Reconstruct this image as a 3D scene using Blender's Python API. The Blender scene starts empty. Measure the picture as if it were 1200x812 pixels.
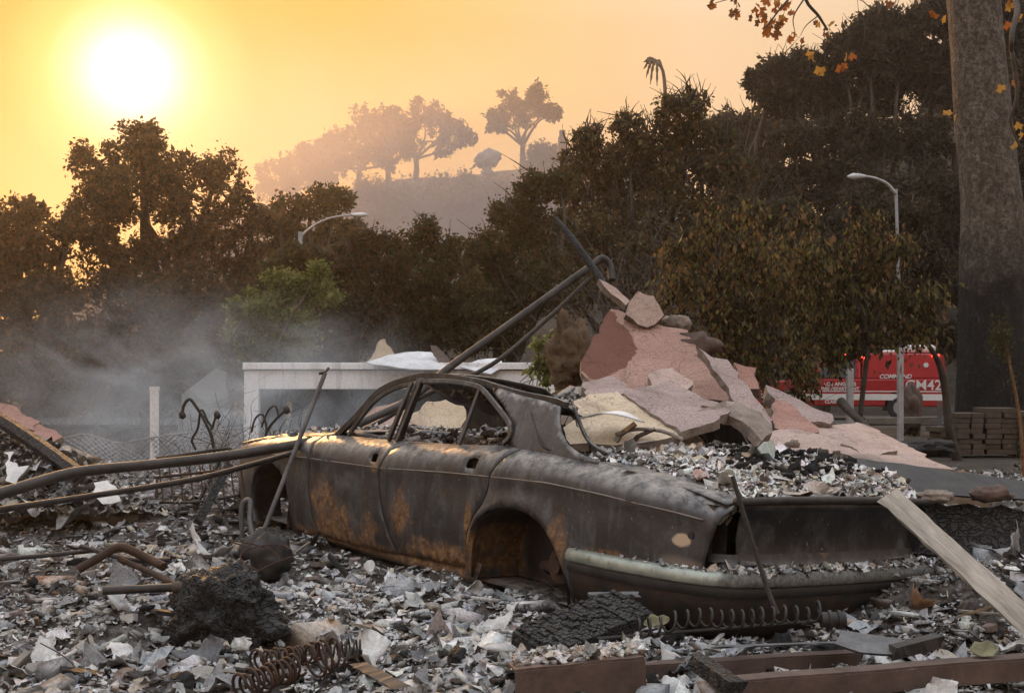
import bpy, bmesh, math, random
import numpy as np
from mathutils import Vector, Matrix, geometry
random.seed(7); RNG = np.random.default_rng(7)
SC = bpy.context.scene
COL = SC.collection
R = math.radians

# ------------------------------------------------------------------ camera, sky, sun, exposure
F_PX = 1320.0; CAM_H = 1.2; TH = math.atan(42 / 1320)
cam = bpy.data.cameras.new('camera'); cam_o = bpy.data.objects.new('camera', cam); COL.objects.link(cam_o)
cam_o.location = (0, 0, CAM_H); cam_o.rotation_euler = (R(90) + TH, 0, 0)
cam.sensor_width = 36.0; cam.lens = 36.0 * F_PX / 1200.0; cam.clip_end = 3000; cam.clip_start = 0.05
SC.camera = cam_o

SUN_EL, SUN_AZ = R(14.6), R(-18.8)          # azimuth measured clockwise from +Y
SUN_DIR = Vector((math.sin(SUN_AZ) * math.cos(SUN_EL), math.cos(SUN_AZ) * math.cos(SUN_EL), math.sin(SUN_EL)))
wd = bpy.data.worlds.new('World'); SC.world = wd; wd.use_nodes = True
nt = wd.node_tree; nt.nodes.clear()
def WN(t, **k):
    n = nt.nodes.new(t)
    for a, b in k.items(): setattr(n, a, b)
    return n
def wlink(a, b): nt.links.new(a, b)
w_out = WN('ShaderNodeOutputWorld'); w_bg = WN('ShaderNodeBackground'); w_bg.inputs['Strength'].default_value = 0.1
sky = WN('ShaderNodeTexSky', sky_type='NISHITA', sun_disc=False, sun_elevation=SUN_EL, sun_rotation=SUN_AZ,
         air_density=1.6, dust_density=2.0, ozone_density=1.0, altitude=0)
tc = WN('ShaderNodeTexCoord'); nrm = WN('ShaderNodeVectorMath', operation='NORMALIZE'); wlink(tc.outputs['Generated'], nrm.inputs[0])
dot = WN('ShaderNodeVectorMath', operation='DOT_PRODUCT'); wlink(nrm.outputs[0], dot.inputs[0]); dot.inputs[1].default_value = SUN_DIR
ang = WN('ShaderNodeMath', operation='ARCCOSINE', use_clamp=False); wlink(dot.outputs['Value'], ang.inputs[0])
sep = WN('ShaderNodeSeparateXYZ'); wlink(nrm.outputs[0], sep.inputs[0])
# smoke-filled sky: warm veil low down, brightened to a neutral overhead added to light the ash; the sun's aureole shines through it
ramp_el = WN('ShaderNodeValToRGB'); wlink(sep.outputs['Z'], ramp_el.inputs[0])
re = ramp_el.color_ramp; re.elements[0].position = 0.0; re.elements[0].color = (6.1, 3.65, 2.0, 1)
re.elements[1].position = 0.95; re.elements[1].color = (11.5, 12.2, 13.4, 1)
e = re.elements.new(0.16); e.color = (6.0, 3.8, 2.2, 1)
e = re.elements.new(0.30); e.color = (6.1, 4.3, 2.8, 1)
e = re.elements.new(0.55); e.color = (9.6, 9.5, 9.6, 1)
mr = WN('ShaderNodeMapRange'); mr.inputs['From Min'].default_value = 0.0; mr.inputs['From Max'].default_value = R(45); wlink(ang.outputs[0], mr.inputs['Value'])
ramp_s = WN('ShaderNodeValToRGB'); wlink(mr.outputs[0], ramp_s.inputs[0]); rs = ramp_s.color_ramp; rs.interpolation = 'LINEAR'
rs.elements[0].position = 0.0; rs.elements[0].color = (30, 28, 22, 1)
rs.elements[1].position = 1.0; rs.elements[1].color = (0, 0, 0, 1)
for p, c in ((0.026, (11, 10, 8, 1)), (0.042, (6.0, 5.2, 4.8, 1)), (0.060, (3.2, 2.6, 2.0, 1)), (0.085, (1.4, 1.0, 0.3, 1)), (0.12, (0.5, 0.2, 0.0, 1)), (0.18, (0.2, 0.0, 0.0, 1)), (0.30, (0.1, 0.0, 0.0, 1))):
    e = rs.elements.new(p); e.color = c
ramp_t = WN('ShaderNodeValToRGB'); wlink(mr.outputs[0], ramp_t.inputs[0]); rt_ = ramp_t.color_ramp
rt_.elements[0].position = 0.0; rt_.elements[0].color = (1, .95, .6, 1); rt_.elements[1].position = 1.0; rt_.elements[1].color = (1, 1, 1, 1)
for p, c in ((0.08, (.80, .62, .15, 1)), (0.13, (.74, .46, .0, 1)), (0.22, (.80, .53, .03, 1)), (0.38, (.93, .76, .36, 1)), (0.60, (1.0, .98, .88, 1))):
    e = rt_.elements.new(p); e.color = c
tint = WN('ShaderNodeMix', data_type='RGBA', blend_type='MULTIPLY'); tint.inputs['Factor'].default_value = 1
wlink(ramp_el.outputs[0], tint.inputs['A']); wlink(ramp_t.outputs[0], tint.inputs['B'])
mul = WN('ShaderNodeMix', data_type='RGBA', blend_type='ADD'); mul.inputs['Factor'].default_value = 1
wlink(tint.outputs['Result'], mul.inputs['A']); wlink(ramp_s.outputs[0], mul.inputs['B'])
add = WN('ShaderNodeMix', data_type='RGBA', blend_type='MIX'); add.inputs['Factor'].default_value = 0.96
wlink(sky.outputs[0], add.inputs['A']); wlink(mul.outputs['Result'], add.inputs['B'])
wlink(add.outputs['Result'], w_bg.inputs['Color']); wlink(w_bg.outputs[0], w_out.inputs['Surface'])

sun = bpy.data.lights.new('sun', 'SUN'); sun.energy = 2.6; sun.angle = R(8); sun.color = (1.0, 0.50, 0.17)
sun_o = bpy.data.objects.new('sun', sun); COL.objects.link(sun_o)
sun_o.rotation_euler = SUN_DIR.to_track_quat('Z', 'Y').to_euler()
vs = SC.view_settings; vs.view_transform = 'Standard'; vs.look = 'None'; vs.exposure = 0.55; vs.gamma = 1.0; vs.use_curve_mapping = False
cy = SC.cycles
cy.use_denoising = True
try: cy.denoiser = 'OPENIMAGEDENOISE'; cy.denoising_input_passes = 'RGB_ALBEDO_NORMAL'; cy.denoising_prefilter = 'ACCURATE'
except Exception: pass
cy.max_bounces = 6; cy.diffuse_bounces = 3; cy.glossy_bounces = 2; cy.transmission_bounces = 3; cy.volume_bounces = 2; cy.transparent_max_bounces = 6
cy.caustics_reflective = False; cy.caustics_refractive = False; cy.sample_clamp_indirect = 6
cy.volume_step_rate = 1.0; cy.volume_max_steps = 256

# ------------------------------------------------------------------ pixel -> point, noise
def ray(px, py):
    u = (px - 600) / F_PX; v = (406 - py) / F_PX
    return np.array([u, math.cos(TH) - v * math.sin(TH), math.sin(TH) + v * math.cos(TH)])
def at(px, py, Y):
    d = ray(px, py); t = Y / d[1]
    return np.array([d[0] * t, Y, CAM_H + d[2] * t])
def on(px, py, z):
    d = ray(px, py); t = (z - CAM_H) / d[2]
    return np.array([d[0] * t, d[1] * t, z])
def sstep(a, b, x):
    t = np.clip((np.asarray(x, float) - a) / (b - a), 0, 1); return t * t * (3 - 2 * t)
def hsh(i, j, k):
    n = (i.astype(np.int64) * 73856093) ^ (j.astype(np.int64) * 19349663) ^ (k.astype(np.int64) * 83492791)
    n = (n ^ (n >> 13)) * 1274126177 & 0x7fffffff
    n = (n ^ (n >> 16)) * 1911520717 & 0x7fffffff
    return (n & 0xffff) / 65535.0
def vnoise(P):
    P = np.asarray(P, float); i = np.floor(P).astype(np.int64); f = P - i; f = f * f * (3 - 2 * f); o = 0
    for a in (0, 1):
        for b in (0, 1):
            for c in (0, 1):
                w = (f[:, 0] if a else 1 - f[:, 0]) * (f[:, 1] if b else 1 - f[:, 1]) * (f[:, 2] if c else 1 - f[:, 2])
                o = o + w * hsh(i[:, 0] + a, i[:, 1] + b, i[:, 2] + c)
    return o * 2 - 1
def fbm(P, oct=4, lac=2.1, gain=0.5):
    P = np.asarray(P, float); s = 0; a = 1.0
    for k in range(oct):
        s = s + a * vnoise(P + k * 17.3); P = P * lac; a *= gain
    return s
def fbm2(x, y, sc, oct=4, seed=0):
    x = np.asarray(x, float); y = np.asarray(y, float)
    sh = np.broadcast(x, y).shape
    P = np.stack([np.broadcast_to(x, sh).ravel() * sc, np.broadcast_to(y, sh).ravel() * sc, np.full(int(np.prod(sh)) if sh else 1, seed * 3.7)], 1)
    return fbm(P, oct).reshape(sh)

# ------------------------------------------------------------------ mesh helpers
def link(o, parent=None):
    COL.objects.link(o)
    if parent is not None: o.parent = parent
    return o
def tag(o, label=None, cat=None, group=None, kind=None):
    if label: o['label'] = label
    if cat: o['category'] = cat
    if group: o['group'] = group
    if kind: o['kind'] = kind
    elif cat: o['kind'] = 'thing'
    return o
def empty(name, loc=(0, 0, 0), rot=(0, 0, 0)):
    o = bpy.data.objects.new(name, None); COL.objects.link(o); o.location = loc; o.rotation_euler = rot; o.empty_display_size = 0.2
    return o
def mesh_np(name, V, Fq, cols=None, smooth=False):
    """V (N,3), Fq (M,k) uniform faces"""
    V = np.ascontiguousarray(V, np.float32); Fq = np.ascontiguousarray(Fq, np.int32); M, k = Fq.shape
    me = bpy.data.meshes.new(name); me.vertices.add(len(V)); me.vertices.foreach_set('co', V.ravel())
    me.loops.add(M * k); me.loops.foreach_set('vertex_index', Fq.ravel())
    me.polygons.add(M); me.polygons.foreach_set('loop_start', np.arange(M, dtype=np.int32) * k)
    if smooth: me.polygons.foreach_set('use_smooth', np.ones(M, bool))
    if cols is not None:
        a = me.color_attributes.new('Col', 'FLOAT_COLOR', 'POINT'); a.data.foreach_set('color', np.ascontiguousarray(np.c_[cols, np.ones(len(cols))], np.float32).ravel())
    me.update(calc_edges=True); return me
def obj(name, me, mat=None, parent=None):
    if mat is not None:
        for m in (mat if isinstance(mat, (list, tuple)) else [mat]): me.materials.append(M_(m))
    return link(bpy.data.objects.new(name, me), parent)
def M_(m): return MATS[m] if isinstance(m, str) else m
def frames(P):
    P = np.asarray(P, float); n = len(P); T = np.zeros_like(P); T[1:-1] = P[2:] - P[:-2]; T[0] = P[1] - P[0]; T[-1] = P[-1] - P[-2]
    T /= np.linalg.norm(T, axis=1)[:, None] + 1e-12
    up = np.array([0, 0, 1.0]) if abs(T[0][2]) < 0.9 else np.array([1.0, 0, 0])
    A = np.zeros_like(P); B = np.zeros_like(P); a = np.cross(up, T[0]); a /= np.linalg.norm(a)
    for i in range(n):
        a = a - T[i] * np.dot(a, T[i]); a /= np.linalg.norm(a) + 1e-12; A[i] = a; B[i] = np.cross(T[i], a)
    return T, A, B
class MB:
    def __init__(s): s.v = []; s.f = []; s.n = 0; s.mi = []
    def add(s, V, Fs, mi=0):
        V = np.asarray(V, float); s.v.append(V)
        for f in Fs: s.f.append([int(i) + s.n for i in f]); s.mi.append(mi)
        s.n += len(V); return s
    def tube(s, P, r, n=8, caps=True, mi=0, sq=None):
        P = np.asarray(P, float); k = len(P); r = np.broadcast_to(np.asarray(r, float), (k,)); T, A, B = frames(P)
        if sq is None:
            an = np.arange(n) * 2 * math.pi / n; c, sn = np.cos(an), np.sin(an)
            V = P[:, None] + r[:, None, None] * (A[:, None] * c[None, :, None] + B[:, None] * sn[None, :, None])
        else:
            c = np.array([1, -1, -1, 1]) * sq[0] / 2; sn = np.array([1, 1, -1, -1]) * sq[1] / 2; n = 4
            V = P[:, None] + (A[:, None] * c[None, :, None] + B[:, None] * sn[None, :, None])
        Fs = []
        for i in range(k - 1):
            for j in range(n):
                Fs.append((i * n + j, i * n + (j + 1) % n, (i + 1) * n + (j + 1) % n, (i + 1) * n + j))
        if caps: Fs.append(tuple(range(n - 1, -1, -1))); Fs.append(tuple((k - 1) * n + j for j in range(n)))
        return s.add(V.reshape(-1, 3), Fs, mi)
    def bar(s, a, b, w, h, mi=0): return s.tube([a, b], 0, mi=mi, sq=(w, h))
    def box(s, lo, hi, mi=0):
        x0, y0, z0 = lo; x1, y1, z1 = hi
        return s.add([(x0, y0, z0), (x1, y0, z0), (x1, y1, z0), (x0, y1, z0), (x0, y0, z1), (x1, y0, z1), (x1, y1, z1), (x0, y1, z1)],
                     [(3, 2, 1, 0), (4, 5, 6, 7), (0, 1, 5, 4), (1, 2, 6, 5), (2, 3, 7, 6), (3, 0, 4, 7)], mi)
    def grid(s, G, mi=0):
        G = np.asarray(G, float); a, b = G.shape[:2]
        return s.add(G.reshape(-1, 3), [(i * b + j, i * b + j + 1, (i + 1) * b + j + 1, (i + 1) * b + j) for i in range(a - 1) for j in range(b - 1)], mi)
    def build(s, name, mat=None, parent=None, smooth=False, bevel=0, solid=0, angle=None):
        me = bpy.data.meshes.new(name); me.from_pydata(np.concatenate(s.v).tolist(), [], s.f)
        me.polygons.foreach_set('material_index', np.array(s.mi, np.int32))
        if smooth: me.polygons.foreach_set('use_smooth', np.ones(len(s.f), bool))
        me.update(); o = obj(name, me, mat, parent)
        if angle is not None and smooth: me.set_sharp_from_angle(angle=R(angle))
        if solid: m = o.modifiers.new('s', 'SOLIDIFY'); m.thickness = abs(solid); m.offset = -1 if solid > 0 else 1
        if bevel: m = o.modifiers.new('b', 'BEVEL'); m.width = bevel; m.segments = 2; m.limit_method = 'ANGLE'
        return o
def smooth_path(P, n=6):
    """Catmull-Rom through the points"""
    P = [np.asarray(p, float) for p in P]; Q = [2 * P[0] - P[1]] + P + [2 * P[-1] - P[-2]]; out = []
    for i in range(1, len(Q) - 2):
        for t in np.linspace(0, 1, n, endpoint=False):
            a, b, c, d = Q[i - 1], Q[i], Q[i + 1], Q[i + 2]
            out.append(0.5 * (2 * b + (c - a) * t + (2 * a - 5 * b + 4 * c - d) * t * t + (3 * b - a - 3 * c + d) * t ** 3))
    out.append(P[-1]); return np.array(out)
def copy_tree(o, parent=None):
    c = o.copy(); COL.objects.link(c); c.parent = parent
    for ch in list(o.children): copy_tree(ch, c)
    return c

# ------------------------------------------------------------------ materials
MATS = {}
class NB:
    def __init__(s, name):
        s.m = bpy.data.materials.new(name); s.m.use_nodes = True; s.t = s.m.node_tree; s.t.nodes.clear(); MATS[name] = s.m
        s.out = s.n('ShaderNodeOutputMaterial'); s.tc = s.n('ShaderNodeTexCoord')
    def n(s, t, **k):
        x = s.t.nodes.new(t)
        for a, b in k.items(): setattr(x, a, b)
        return x
    def l(s, a, b): s.t.links.new(a, b)
    def noise(s, scale, detail=5, rough=0.6, dist=0.0, vec='Object', stretch=None, loc=None):
        x = s.n('ShaderNodeTexNoise'); x.inputs['Scale'].default_value = scale; x.inputs['Detail'].default_value = detail
        x.inputs['Roughness'].default_value = rough; x.inputs['Distortion'].default_value = dist
        v = s.tc.outputs[vec]
        if stretch or loc:
            mp = s.n('ShaderNodeMapping'); mp.inputs['Scale'].default_value = stretch or (1, 1, 1); mp.inputs['Location'].default_value = loc or (0, 0, 0)
            s.l(v, mp.inputs['Vector']); v = mp.outputs[0]
        s.l(v, x.inputs['Vector']); return x.outputs['Fac']
    def ramp(s, fac, *stops, interp='LINEAR'):
        x = s.n('ShaderNodeValToRGB'); r = x.color_ramp; r.interpolation = interp
        while len(r.elements) < len(stops): r.elements.new(0.5)
        for e, (p, c) in zip(r.elements, stops):
            e.position = p; e.color = (c, c, c, 1) if isinstance(c, (int, float)) else tuple(c) + (1,)
        s.l(fac, x.inputs[0]); return x.outputs[0]
    def mix(s, fac, a, b, blend='MIX'):
        x = s.n('ShaderNodeMix', data_type='RGBA', blend_type=blend)
        for k, v in (('Factor', fac), ('A', a), ('B', b)):
            if isinstance(v, (int, float)): x.inputs[k].default_value = v if k == 'Factor' else (v, v, v, 1)
            elif isinstance(v, tuple): x.inputs[k].default_value = v + (1,)
            else: s.l(v, x.inputs[k])
        return x.outputs['Result']
    def math(s, op, a, b=None, clamp=False):
        x = s.n('ShaderNodeMath', operation=op, use_clamp=clamp)
        for i, v in enumerate((a, b)):
            if v is None: continue
            if isinstance(v, (int, float)): x.inputs[i].default_value = v
            else: s.l(v, x.inputs[i])
        return x.outputs[0]
    def xyz(s, vec='Object'):
        x = s.n('ShaderNodeSeparateXYZ'); s.l(s.tc.outputs[vec], x.inputs[0]); return x.outputs
    def blob(s, c, r, soft=0.5, noise=None, amt=0.5, vec='Object'):
        """1 inside an ellipsoidal patch with centre c and radii r, ragged by noise"""
        mp = s.n('ShaderNodeMapping'); mp.vector_type = 'POINT'
        mp.inputs['Scale'].default_value = tuple(1 / a for a in r); mp.inputs['Location'].default_value = tuple(-a / b for a, b in zip(c, r))
        s.l(s.tc.outputs[vec], mp.inputs['Vector']); ln = s.n('ShaderNodeVectorMath', operation='LENGTH'); s.l(mp.outputs[0], ln.inputs[0])
        d = ln.outputs['Value']
        if noise is not None: d = s.math('ADD', d, s.math('MULTIPLY', s.math('SUBTRACT', noise, 0.5), amt * 2))
        x = s.n('ShaderNodeMapRange'); x.interpolation_type = 'SMOOTHSTEP'; x.inputs['From Min'].default_value = 1.0; x.inputs['From Max'].default_value = 1 - soft
        s.l(d, x.inputs['Value']); return x.outputs[0]
    def done(s, color, rough=0.8, metal=0.0, bump=None, bstr=0.4, bdist=0.02, spec=0.4, trans=0.0, emit=None, estr=0):
        b = s.n('ShaderNodeBsdfPrincipled')
        for k, v in (('Base Color', color), ('Roughness', rough), ('Metallic', metal)):
            if isinstance(v, (int, float)): b.inputs[k].default_value = v if k != 'Base Color' else (v, v, v, 1)
            elif isinstance(v, tuple): b.inputs[k].default_value = v + (1,)
            else: s.l(v, b.inputs[k])
        b.inputs['Specular IOR Level'].default_value = spec
        if emit: b.inputs['Emission Color'].default_value = tuple(emit) + (1,); b.inputs['Emission Strength'].default_value = estr
        if bump is not None:
            x = s.n('ShaderNodeBump'); x.inputs['Strength'].default_value = bstr; x.inputs['Distance'].default_value = bdist
            s.l(bump, x.inputs['Height']); s.l(x.outputs[0], b.inputs['Normal'])
        sh = b.outputs[0]
        if trans:
            t = s.n('ShaderNodeBsdfTranslucent')
            if isinstance(color, tuple): t.inputs['Color'].default_value = color + (1,)
            else: s.l(color, t.inputs['Color'])
            mx = s.n('ShaderNodeMixShader'); mx.inputs[0].default_value = trans; s.l(sh, mx.inputs[1]); s.l(t.outputs[0], mx.inputs[2]); sh = mx.outputs[0]
        s.l(sh, s.out.inputs['Surface']); return s.m
    def attr(s, name='Col'):
        a = s.n('ShaderNodeAttribute'); a.attribute_name = name; return a.outputs['Color']
def simple(name, c0, c1, scale=8, rough=0.8, metal=0.0, bump=0.3, bdist=0.01, fine=60, vec='Object', spec=0.4):
    b = NB(name); n = b.noise(scale, 6, 0.65, vec=vec); f = b.noise(fine, 4, 0.7, vec=vec)
    c = b.ramp(n, (0.3, c0), (0.7, c1)); c = b.mix(0.5, c, b.ramp(f, (0.3, 0.45), (0.7, 1.0)), 'MULTIPLY')
    return b.done(c, rough, metal, b.math('ADD', n, b.math('MULTIPLY', f, 0.5)), bump, bdist, spec)

# burnt car steel: scorched brown-grey, bluish bare patches, orange rust low on the doors, pale ash dust on top
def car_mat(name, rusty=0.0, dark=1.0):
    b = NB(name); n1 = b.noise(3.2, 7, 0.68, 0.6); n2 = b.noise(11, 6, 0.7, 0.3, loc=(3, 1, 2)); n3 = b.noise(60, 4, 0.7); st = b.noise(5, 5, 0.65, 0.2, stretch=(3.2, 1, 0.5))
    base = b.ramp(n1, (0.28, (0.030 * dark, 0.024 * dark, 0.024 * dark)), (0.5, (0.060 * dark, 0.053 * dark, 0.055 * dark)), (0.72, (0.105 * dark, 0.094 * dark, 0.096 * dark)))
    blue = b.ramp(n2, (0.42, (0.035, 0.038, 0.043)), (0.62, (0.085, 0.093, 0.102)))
    base = b.mix(b.ramp(st, (0.46, 0.0), (0.60, 0.75)), base, blue)
    rust = b.ramp(b.noise(24, 6, .75, .5, loc=(5, 5, 5)), (0.30, (0.045, 0.022, 0.013)), (0.5, (0.19, 0.10, 0.046)), (0.68, (0.36, 0.235, 0.13)))
    X, Y, Z = b.xyz()
    k = None
    for c, r, so, am in (((1.78, .86, .33), (.50, 9, .17), .6, .9), ((2.02, .86, .46), (.20, 9, .16), .6, .9), ((1.12, .86, .50), (.14, 9, .15), .6, 1.0), ((.72, .86, .31), (.45, 9, .10), .6, .8),
                     ((1.4, .86, .24), (1.3, 9, .05), .5, .7), ((-.28, .86, .50), (.08, 9, .20), .6, .7), ((-.60, .86, .50), (.30, 9, .05), .6, .7), ((1.42, .86, .74), (.06, 9, .06), .5, .6), ((.45, .86, .48), (.05, 9, .22), .6, .6)):
        m = b.blob(c, r, so, n2, am); k = m if k is None else b.math('MAXIMUM', k, m)
    k = b.math('MULTIPLY', k, b.ramp(b.noise(8, 6, .75, .8, loc=(2, 7, 1)), (0.36, 0.3), (0.52, 1.0)))
    col = b.mix(k, base, rust)
    col = b.mix(b.math('MULTIPLY', b.ramp(b.noise(7, 6, .7, loc=(9, 2, 4)), (0.6, 0.0), (0.72, 1.0)), 0.35 + rusty), col, rust)
    for c, r in (((1.62, .86, .47), (.11, 9, .20)), ((0.72, .86, .55), (.10, 9, .13)), ((1.75, .86, .62), (.2, 9, .08))):
        col = b.mix(b.math('MULTIPLY', b.blob(c, r, .35, n2, .8), .85), col, blue)
    if name == 'car':
        col = b.mix(b.blob((-1.0, .8, .64), (.055, .4, .032), .3, n2, .7), col, (0.42, 0.33, 0.24))
        col = b.mix(b.math('MULTIPLY', b.blob((-1.0, .8, .535), (.16, .4, .05), .8, n2, .5), .5), col, (0.30, 0.24, 0.2))
    nz = b.n('ShaderNodeSeparateXYZ'); g = b.n('ShaderNodeNewGeometry'); b.l(g.outputs['Normal'], nz.inputs[0])
    dust = b.math('MULTIPLY', b.ramp(nz.outputs['Z'], (0.35, 0.0), (0.85, 1.0)), b.ramp(b.noise(14, 6, .75), (0.40, 0.0), (0.62, 0.75)))
    col = b.mix(dust, col, (0.33, 0.30, 0.275))
    spots = b.ramp(b.noise(48, 2, .5, stretch=(1.6, 1, .8)), (0.70, 0.0), (0.76, 0.55)); col = b.mix(spots, col, (0.30, 0.27, 0.24))
    rg = b.ramp(n3, (0.3, 0.33), (0.7, 0.56)); rg = b.mix(k, rg, 0.85)
    return b.done(col, rg, 0.25, b.math('ADD', b.math('MULTIPLY', n1, 0.7), b.math('ADD', b.math('MULTIPLY', n2, 0.35), b.math('MULTIPLY', n3, 0.12))), 0.45, 0.012, 0.5)
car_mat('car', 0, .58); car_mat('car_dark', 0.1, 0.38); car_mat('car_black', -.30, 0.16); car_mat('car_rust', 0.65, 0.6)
simple('crease_highlight', (.12, .10, .09), (.24, .205, .185), 9, .6, .2, .3, .004)
def bumper_mat():
    b = NB('bumper'); n = b.noise(7, 6, .7); f = b.noise(55, 5, .75); X, Y, Z = b.xyz()
    c = b.ramp(n, (.3, (.17, .19, .165)), (.7, (.36, .385, .34))); k = b.math('ADD', X, b.math('MULTIPLY', b.math('SUBTRACT', n, .5), .35))
    m = b.n('ShaderNodeMapRange'); m.interpolation_type = 'SMOOTHSTEP'; m.inputs['From Min'].default_value = -1.12; m.inputs['From Max'].default_value = -1.24; b.l(k, m.inputs['Value'])
    c = b.mix(b.math('MULTIPLY', m.outputs[0], .9), c, b.ramp(f, (.35, (.035, .033, .032)), (.65, (.17, .165, .16))))
    c = b.mix(b.ramp(b.noise(30, 5, .8), (.56, 0.0), (.66, .7)), c, (.07, .055, .045)); b.done(c, b.mix(m.outputs[0], .42, .8), .4, b.math('ADD', n, f), .35, .004)
bumper_mat()
def rust_mat():
    b = NB('orange_rust'); n = b.noise(6, 7, .7, .4); f = b.noise(40, 5, .7)
    c = b.ramp(n, (.42, (.008, .007, .006)), (.58, (.032, .016, .009)), (.74, (.15, .068, .028)))
    b.done(b.mix(.5, c, b.ramp(f, (.3, .4), (.7, 1.0)), 'MULTIPLY'), .85, 0.0, b.math('ADD', n, f), .4, .008)
rust_mat()
simple('chrome_dull', (0.22, 0.24, 0.215), (0.40, 0.43, 0.385), 7, 0.38, 0.55, 0.2, 0.004, 70)
simple('black_steel', (0.014, 0.013, 0.013), (0.05, 0.045, 0.043), 9, 0.62, 0.2, 0.35, 0.006)
simple('pipe_steel', (0.018, 0.016, 0.015), (0.06, 0.053, 0.05), 7, 0.6, 0.2, 0.5, 0.006, 45)
simple('brown_steel', (0.055, 0.035, 0.028), (0.13, 0.085, 0.068), 6, 0.75, 0.1, 0.4, 0.006, 50)
simple('rust_spring', (0.018, 0.011, 0.009), (0.075, 0.036, 0.020), 14, 0.8, 0.1, 0.4, 0.004, 90)
simple('grey_steel', (0.06, 0.062, 0.068), (0.16, 0.16, 0.165), 8, 0.6, 0.25, 0.3, 0.005)
simple('lamp_grey', (0.13, 0.13, 0.135), (0.24, 0.24, 0.245), 6, .6)
simple('galv', (0.30, 0.31, 0.33), (0.46, 0.47, 0.49), 6, 0.5, 0.3, 0.2, 0.005)
simple('white_paint', (0.68, 0.69, 0.71), (0.84, 0.85, 0.87), 2.5, 0.75, 0, 0.15, 0.01, 30)
def sooty():
    b = NB('sooty_white'); n = b.noise(1.2, 7, .75, .6); st = b.noise(2.0, 6, .7, .3, stretch=(2.5, 1, .35)); f = b.noise(25, 5, .7)
    c = b.ramp(f, (.3, (.62, .63, .66)), (.7, (.84, .85, .88))); c = b.mix(b.ramp(st, (.50, 0.0), (.68, .55)), c, (.16, .145, .135)); c = b.mix(b.ramp(n, (.58, 0.0), (.70, .7)), c, (.06, .054, .05)); b.done(c, .8, 0, b.math('ADD', f, n), .3, .02)
sooty()
simple('white_sheet', (0.42, 0.43, 0.45), (0.74, 0.75, 0.77), 3, 0.6, 0.1, 0.2, 0.01, 20)
simple('grey_wall', (0.16, 0.16, 0.165), (0.24, 0.24, 0.245), 1.5, 0.9, 0, 0.2, 0.01, 20)
simple('rock', (0.07, 0.045, 0.028), (0.19, 0.13, 0.08), 5, 0.95, 0, 0.9, 0.03, 25)
simple('concrete_edge', (0.13, 0.10, 0.085), (0.30, 0.25, 0.21), 12, 0.95, 0, 0.8, 0.012, 60)
simple('plaster_chunk', (0.22, 0.20, 0.18), (0.45, 0.42, 0.385), 9, 0.95, 0, 0.7, 0.01, 60)
simple('ash_sheet', (0.13, 0.13, 0.135), (0.42, 0.42, 0.425), 11, 0.9, 0, 0.7, 0.008, 70)
simple('paper_white', (0.42, 0.41, 0.40), (0.66, 0.65, 0.63), 10, 0.9, 0, 0.3, 0.004, 80)
simple('brown_leafmat', (0.09, 0.045, 0.02), (0.24, 0.13, 0.06), 12, 0.85, 0, 0.5, 0.005, 80)
simple('green_scrap', (0.10, 0.095, 0.05), (0.22, 0.205, 0.12), 12, 0.85, 0, 0.4, 0.005, 80)
simple('truck_dark', (0.012, 0.012, 0.013), (0.03, 0.03, 0.032), 6, 0.6, 0, 0.1, 0.003)
simple('paver', (0.05, 0.038, 0.029), (0.11, 0.085, 0.066), 5, 0.9, 0, 0.4, 0.01)
def wood(name, c0, c1, c2, sc=(1.2, 14, 14), rough=.85):
    b = NB(name); n = b.noise(4, 7, .7, .5, stretch=sc); f = b.noise(30, 4, .7); p = b.noise(2.2, 4, .6)
    c = b.ramp(n, (.3, c0), (.5, c1), (.72, c2)); c = b.mix(.5, c, b.ramp(p, (.35, .45), (.6, 1.0)), 'MULTIPLY')
    b.done(c, rough, 0, b.math('ADD', n, b.math('MULTIPLY', f, .3)), .5, .006)
wood('pale_wood', (.16, .14, .115), (.29, .255, .215), (.42, .38, .33)); wood('tan_wood', (.14, .095, .055), (.27, .195, .12), (.36, .28, .19)); wood('grey_wood', (.09, .078, .066), (.19, .165, .14), (.30, .265, .23))
def char():
    b = NB('char'); v = b.n('ShaderNodeTexVoronoi'); v.feature = 'DISTANCE_TO_EDGE'; v.inputs['Scale'].default_value = 26
    mp = b.n('ShaderNodeMapping'); mp.inputs['Scale'].default_value = (.7, 1.6, 1.6); wn_ = b.n('ShaderNodeTexNoise'); wn_.inputs['Scale'].default_value = 7; wn_.inputs['Detail'].default_value = 4; b.l(b.tc.outputs['Object'], wn_.inputs['Vector']); sc_ = b.n('ShaderNodeVectorMath', operation='MULTIPLY_ADD'); sc_.inputs[1].default_value = (.16, .16, .16); b.l(wn_.outputs['Color'], sc_.inputs[0]); b.l(b.tc.outputs['Object'], sc_.inputs[2]); b.l(sc_.outputs[0], mp.inputs[0]); b.l(mp.outputs[0], v.inputs['Vector'])
    n = b.noise(22, 6, .75); e = b.ramp(v.outputs['Distance'], (0.0, 0.0), (.14, 1.0))
    c = b.ramp(n, (.3, (.006, .0057, .006)), (.6, (.014, .013, .013)), (.82, (.045, .043, .042)))
    b.done(c, .6, 0, b.math('ADD', b.math('MULTIPLY', e, 1.0), b.math('MULTIPLY', n, .5)), 1.0, .02, .5)
char()
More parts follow.
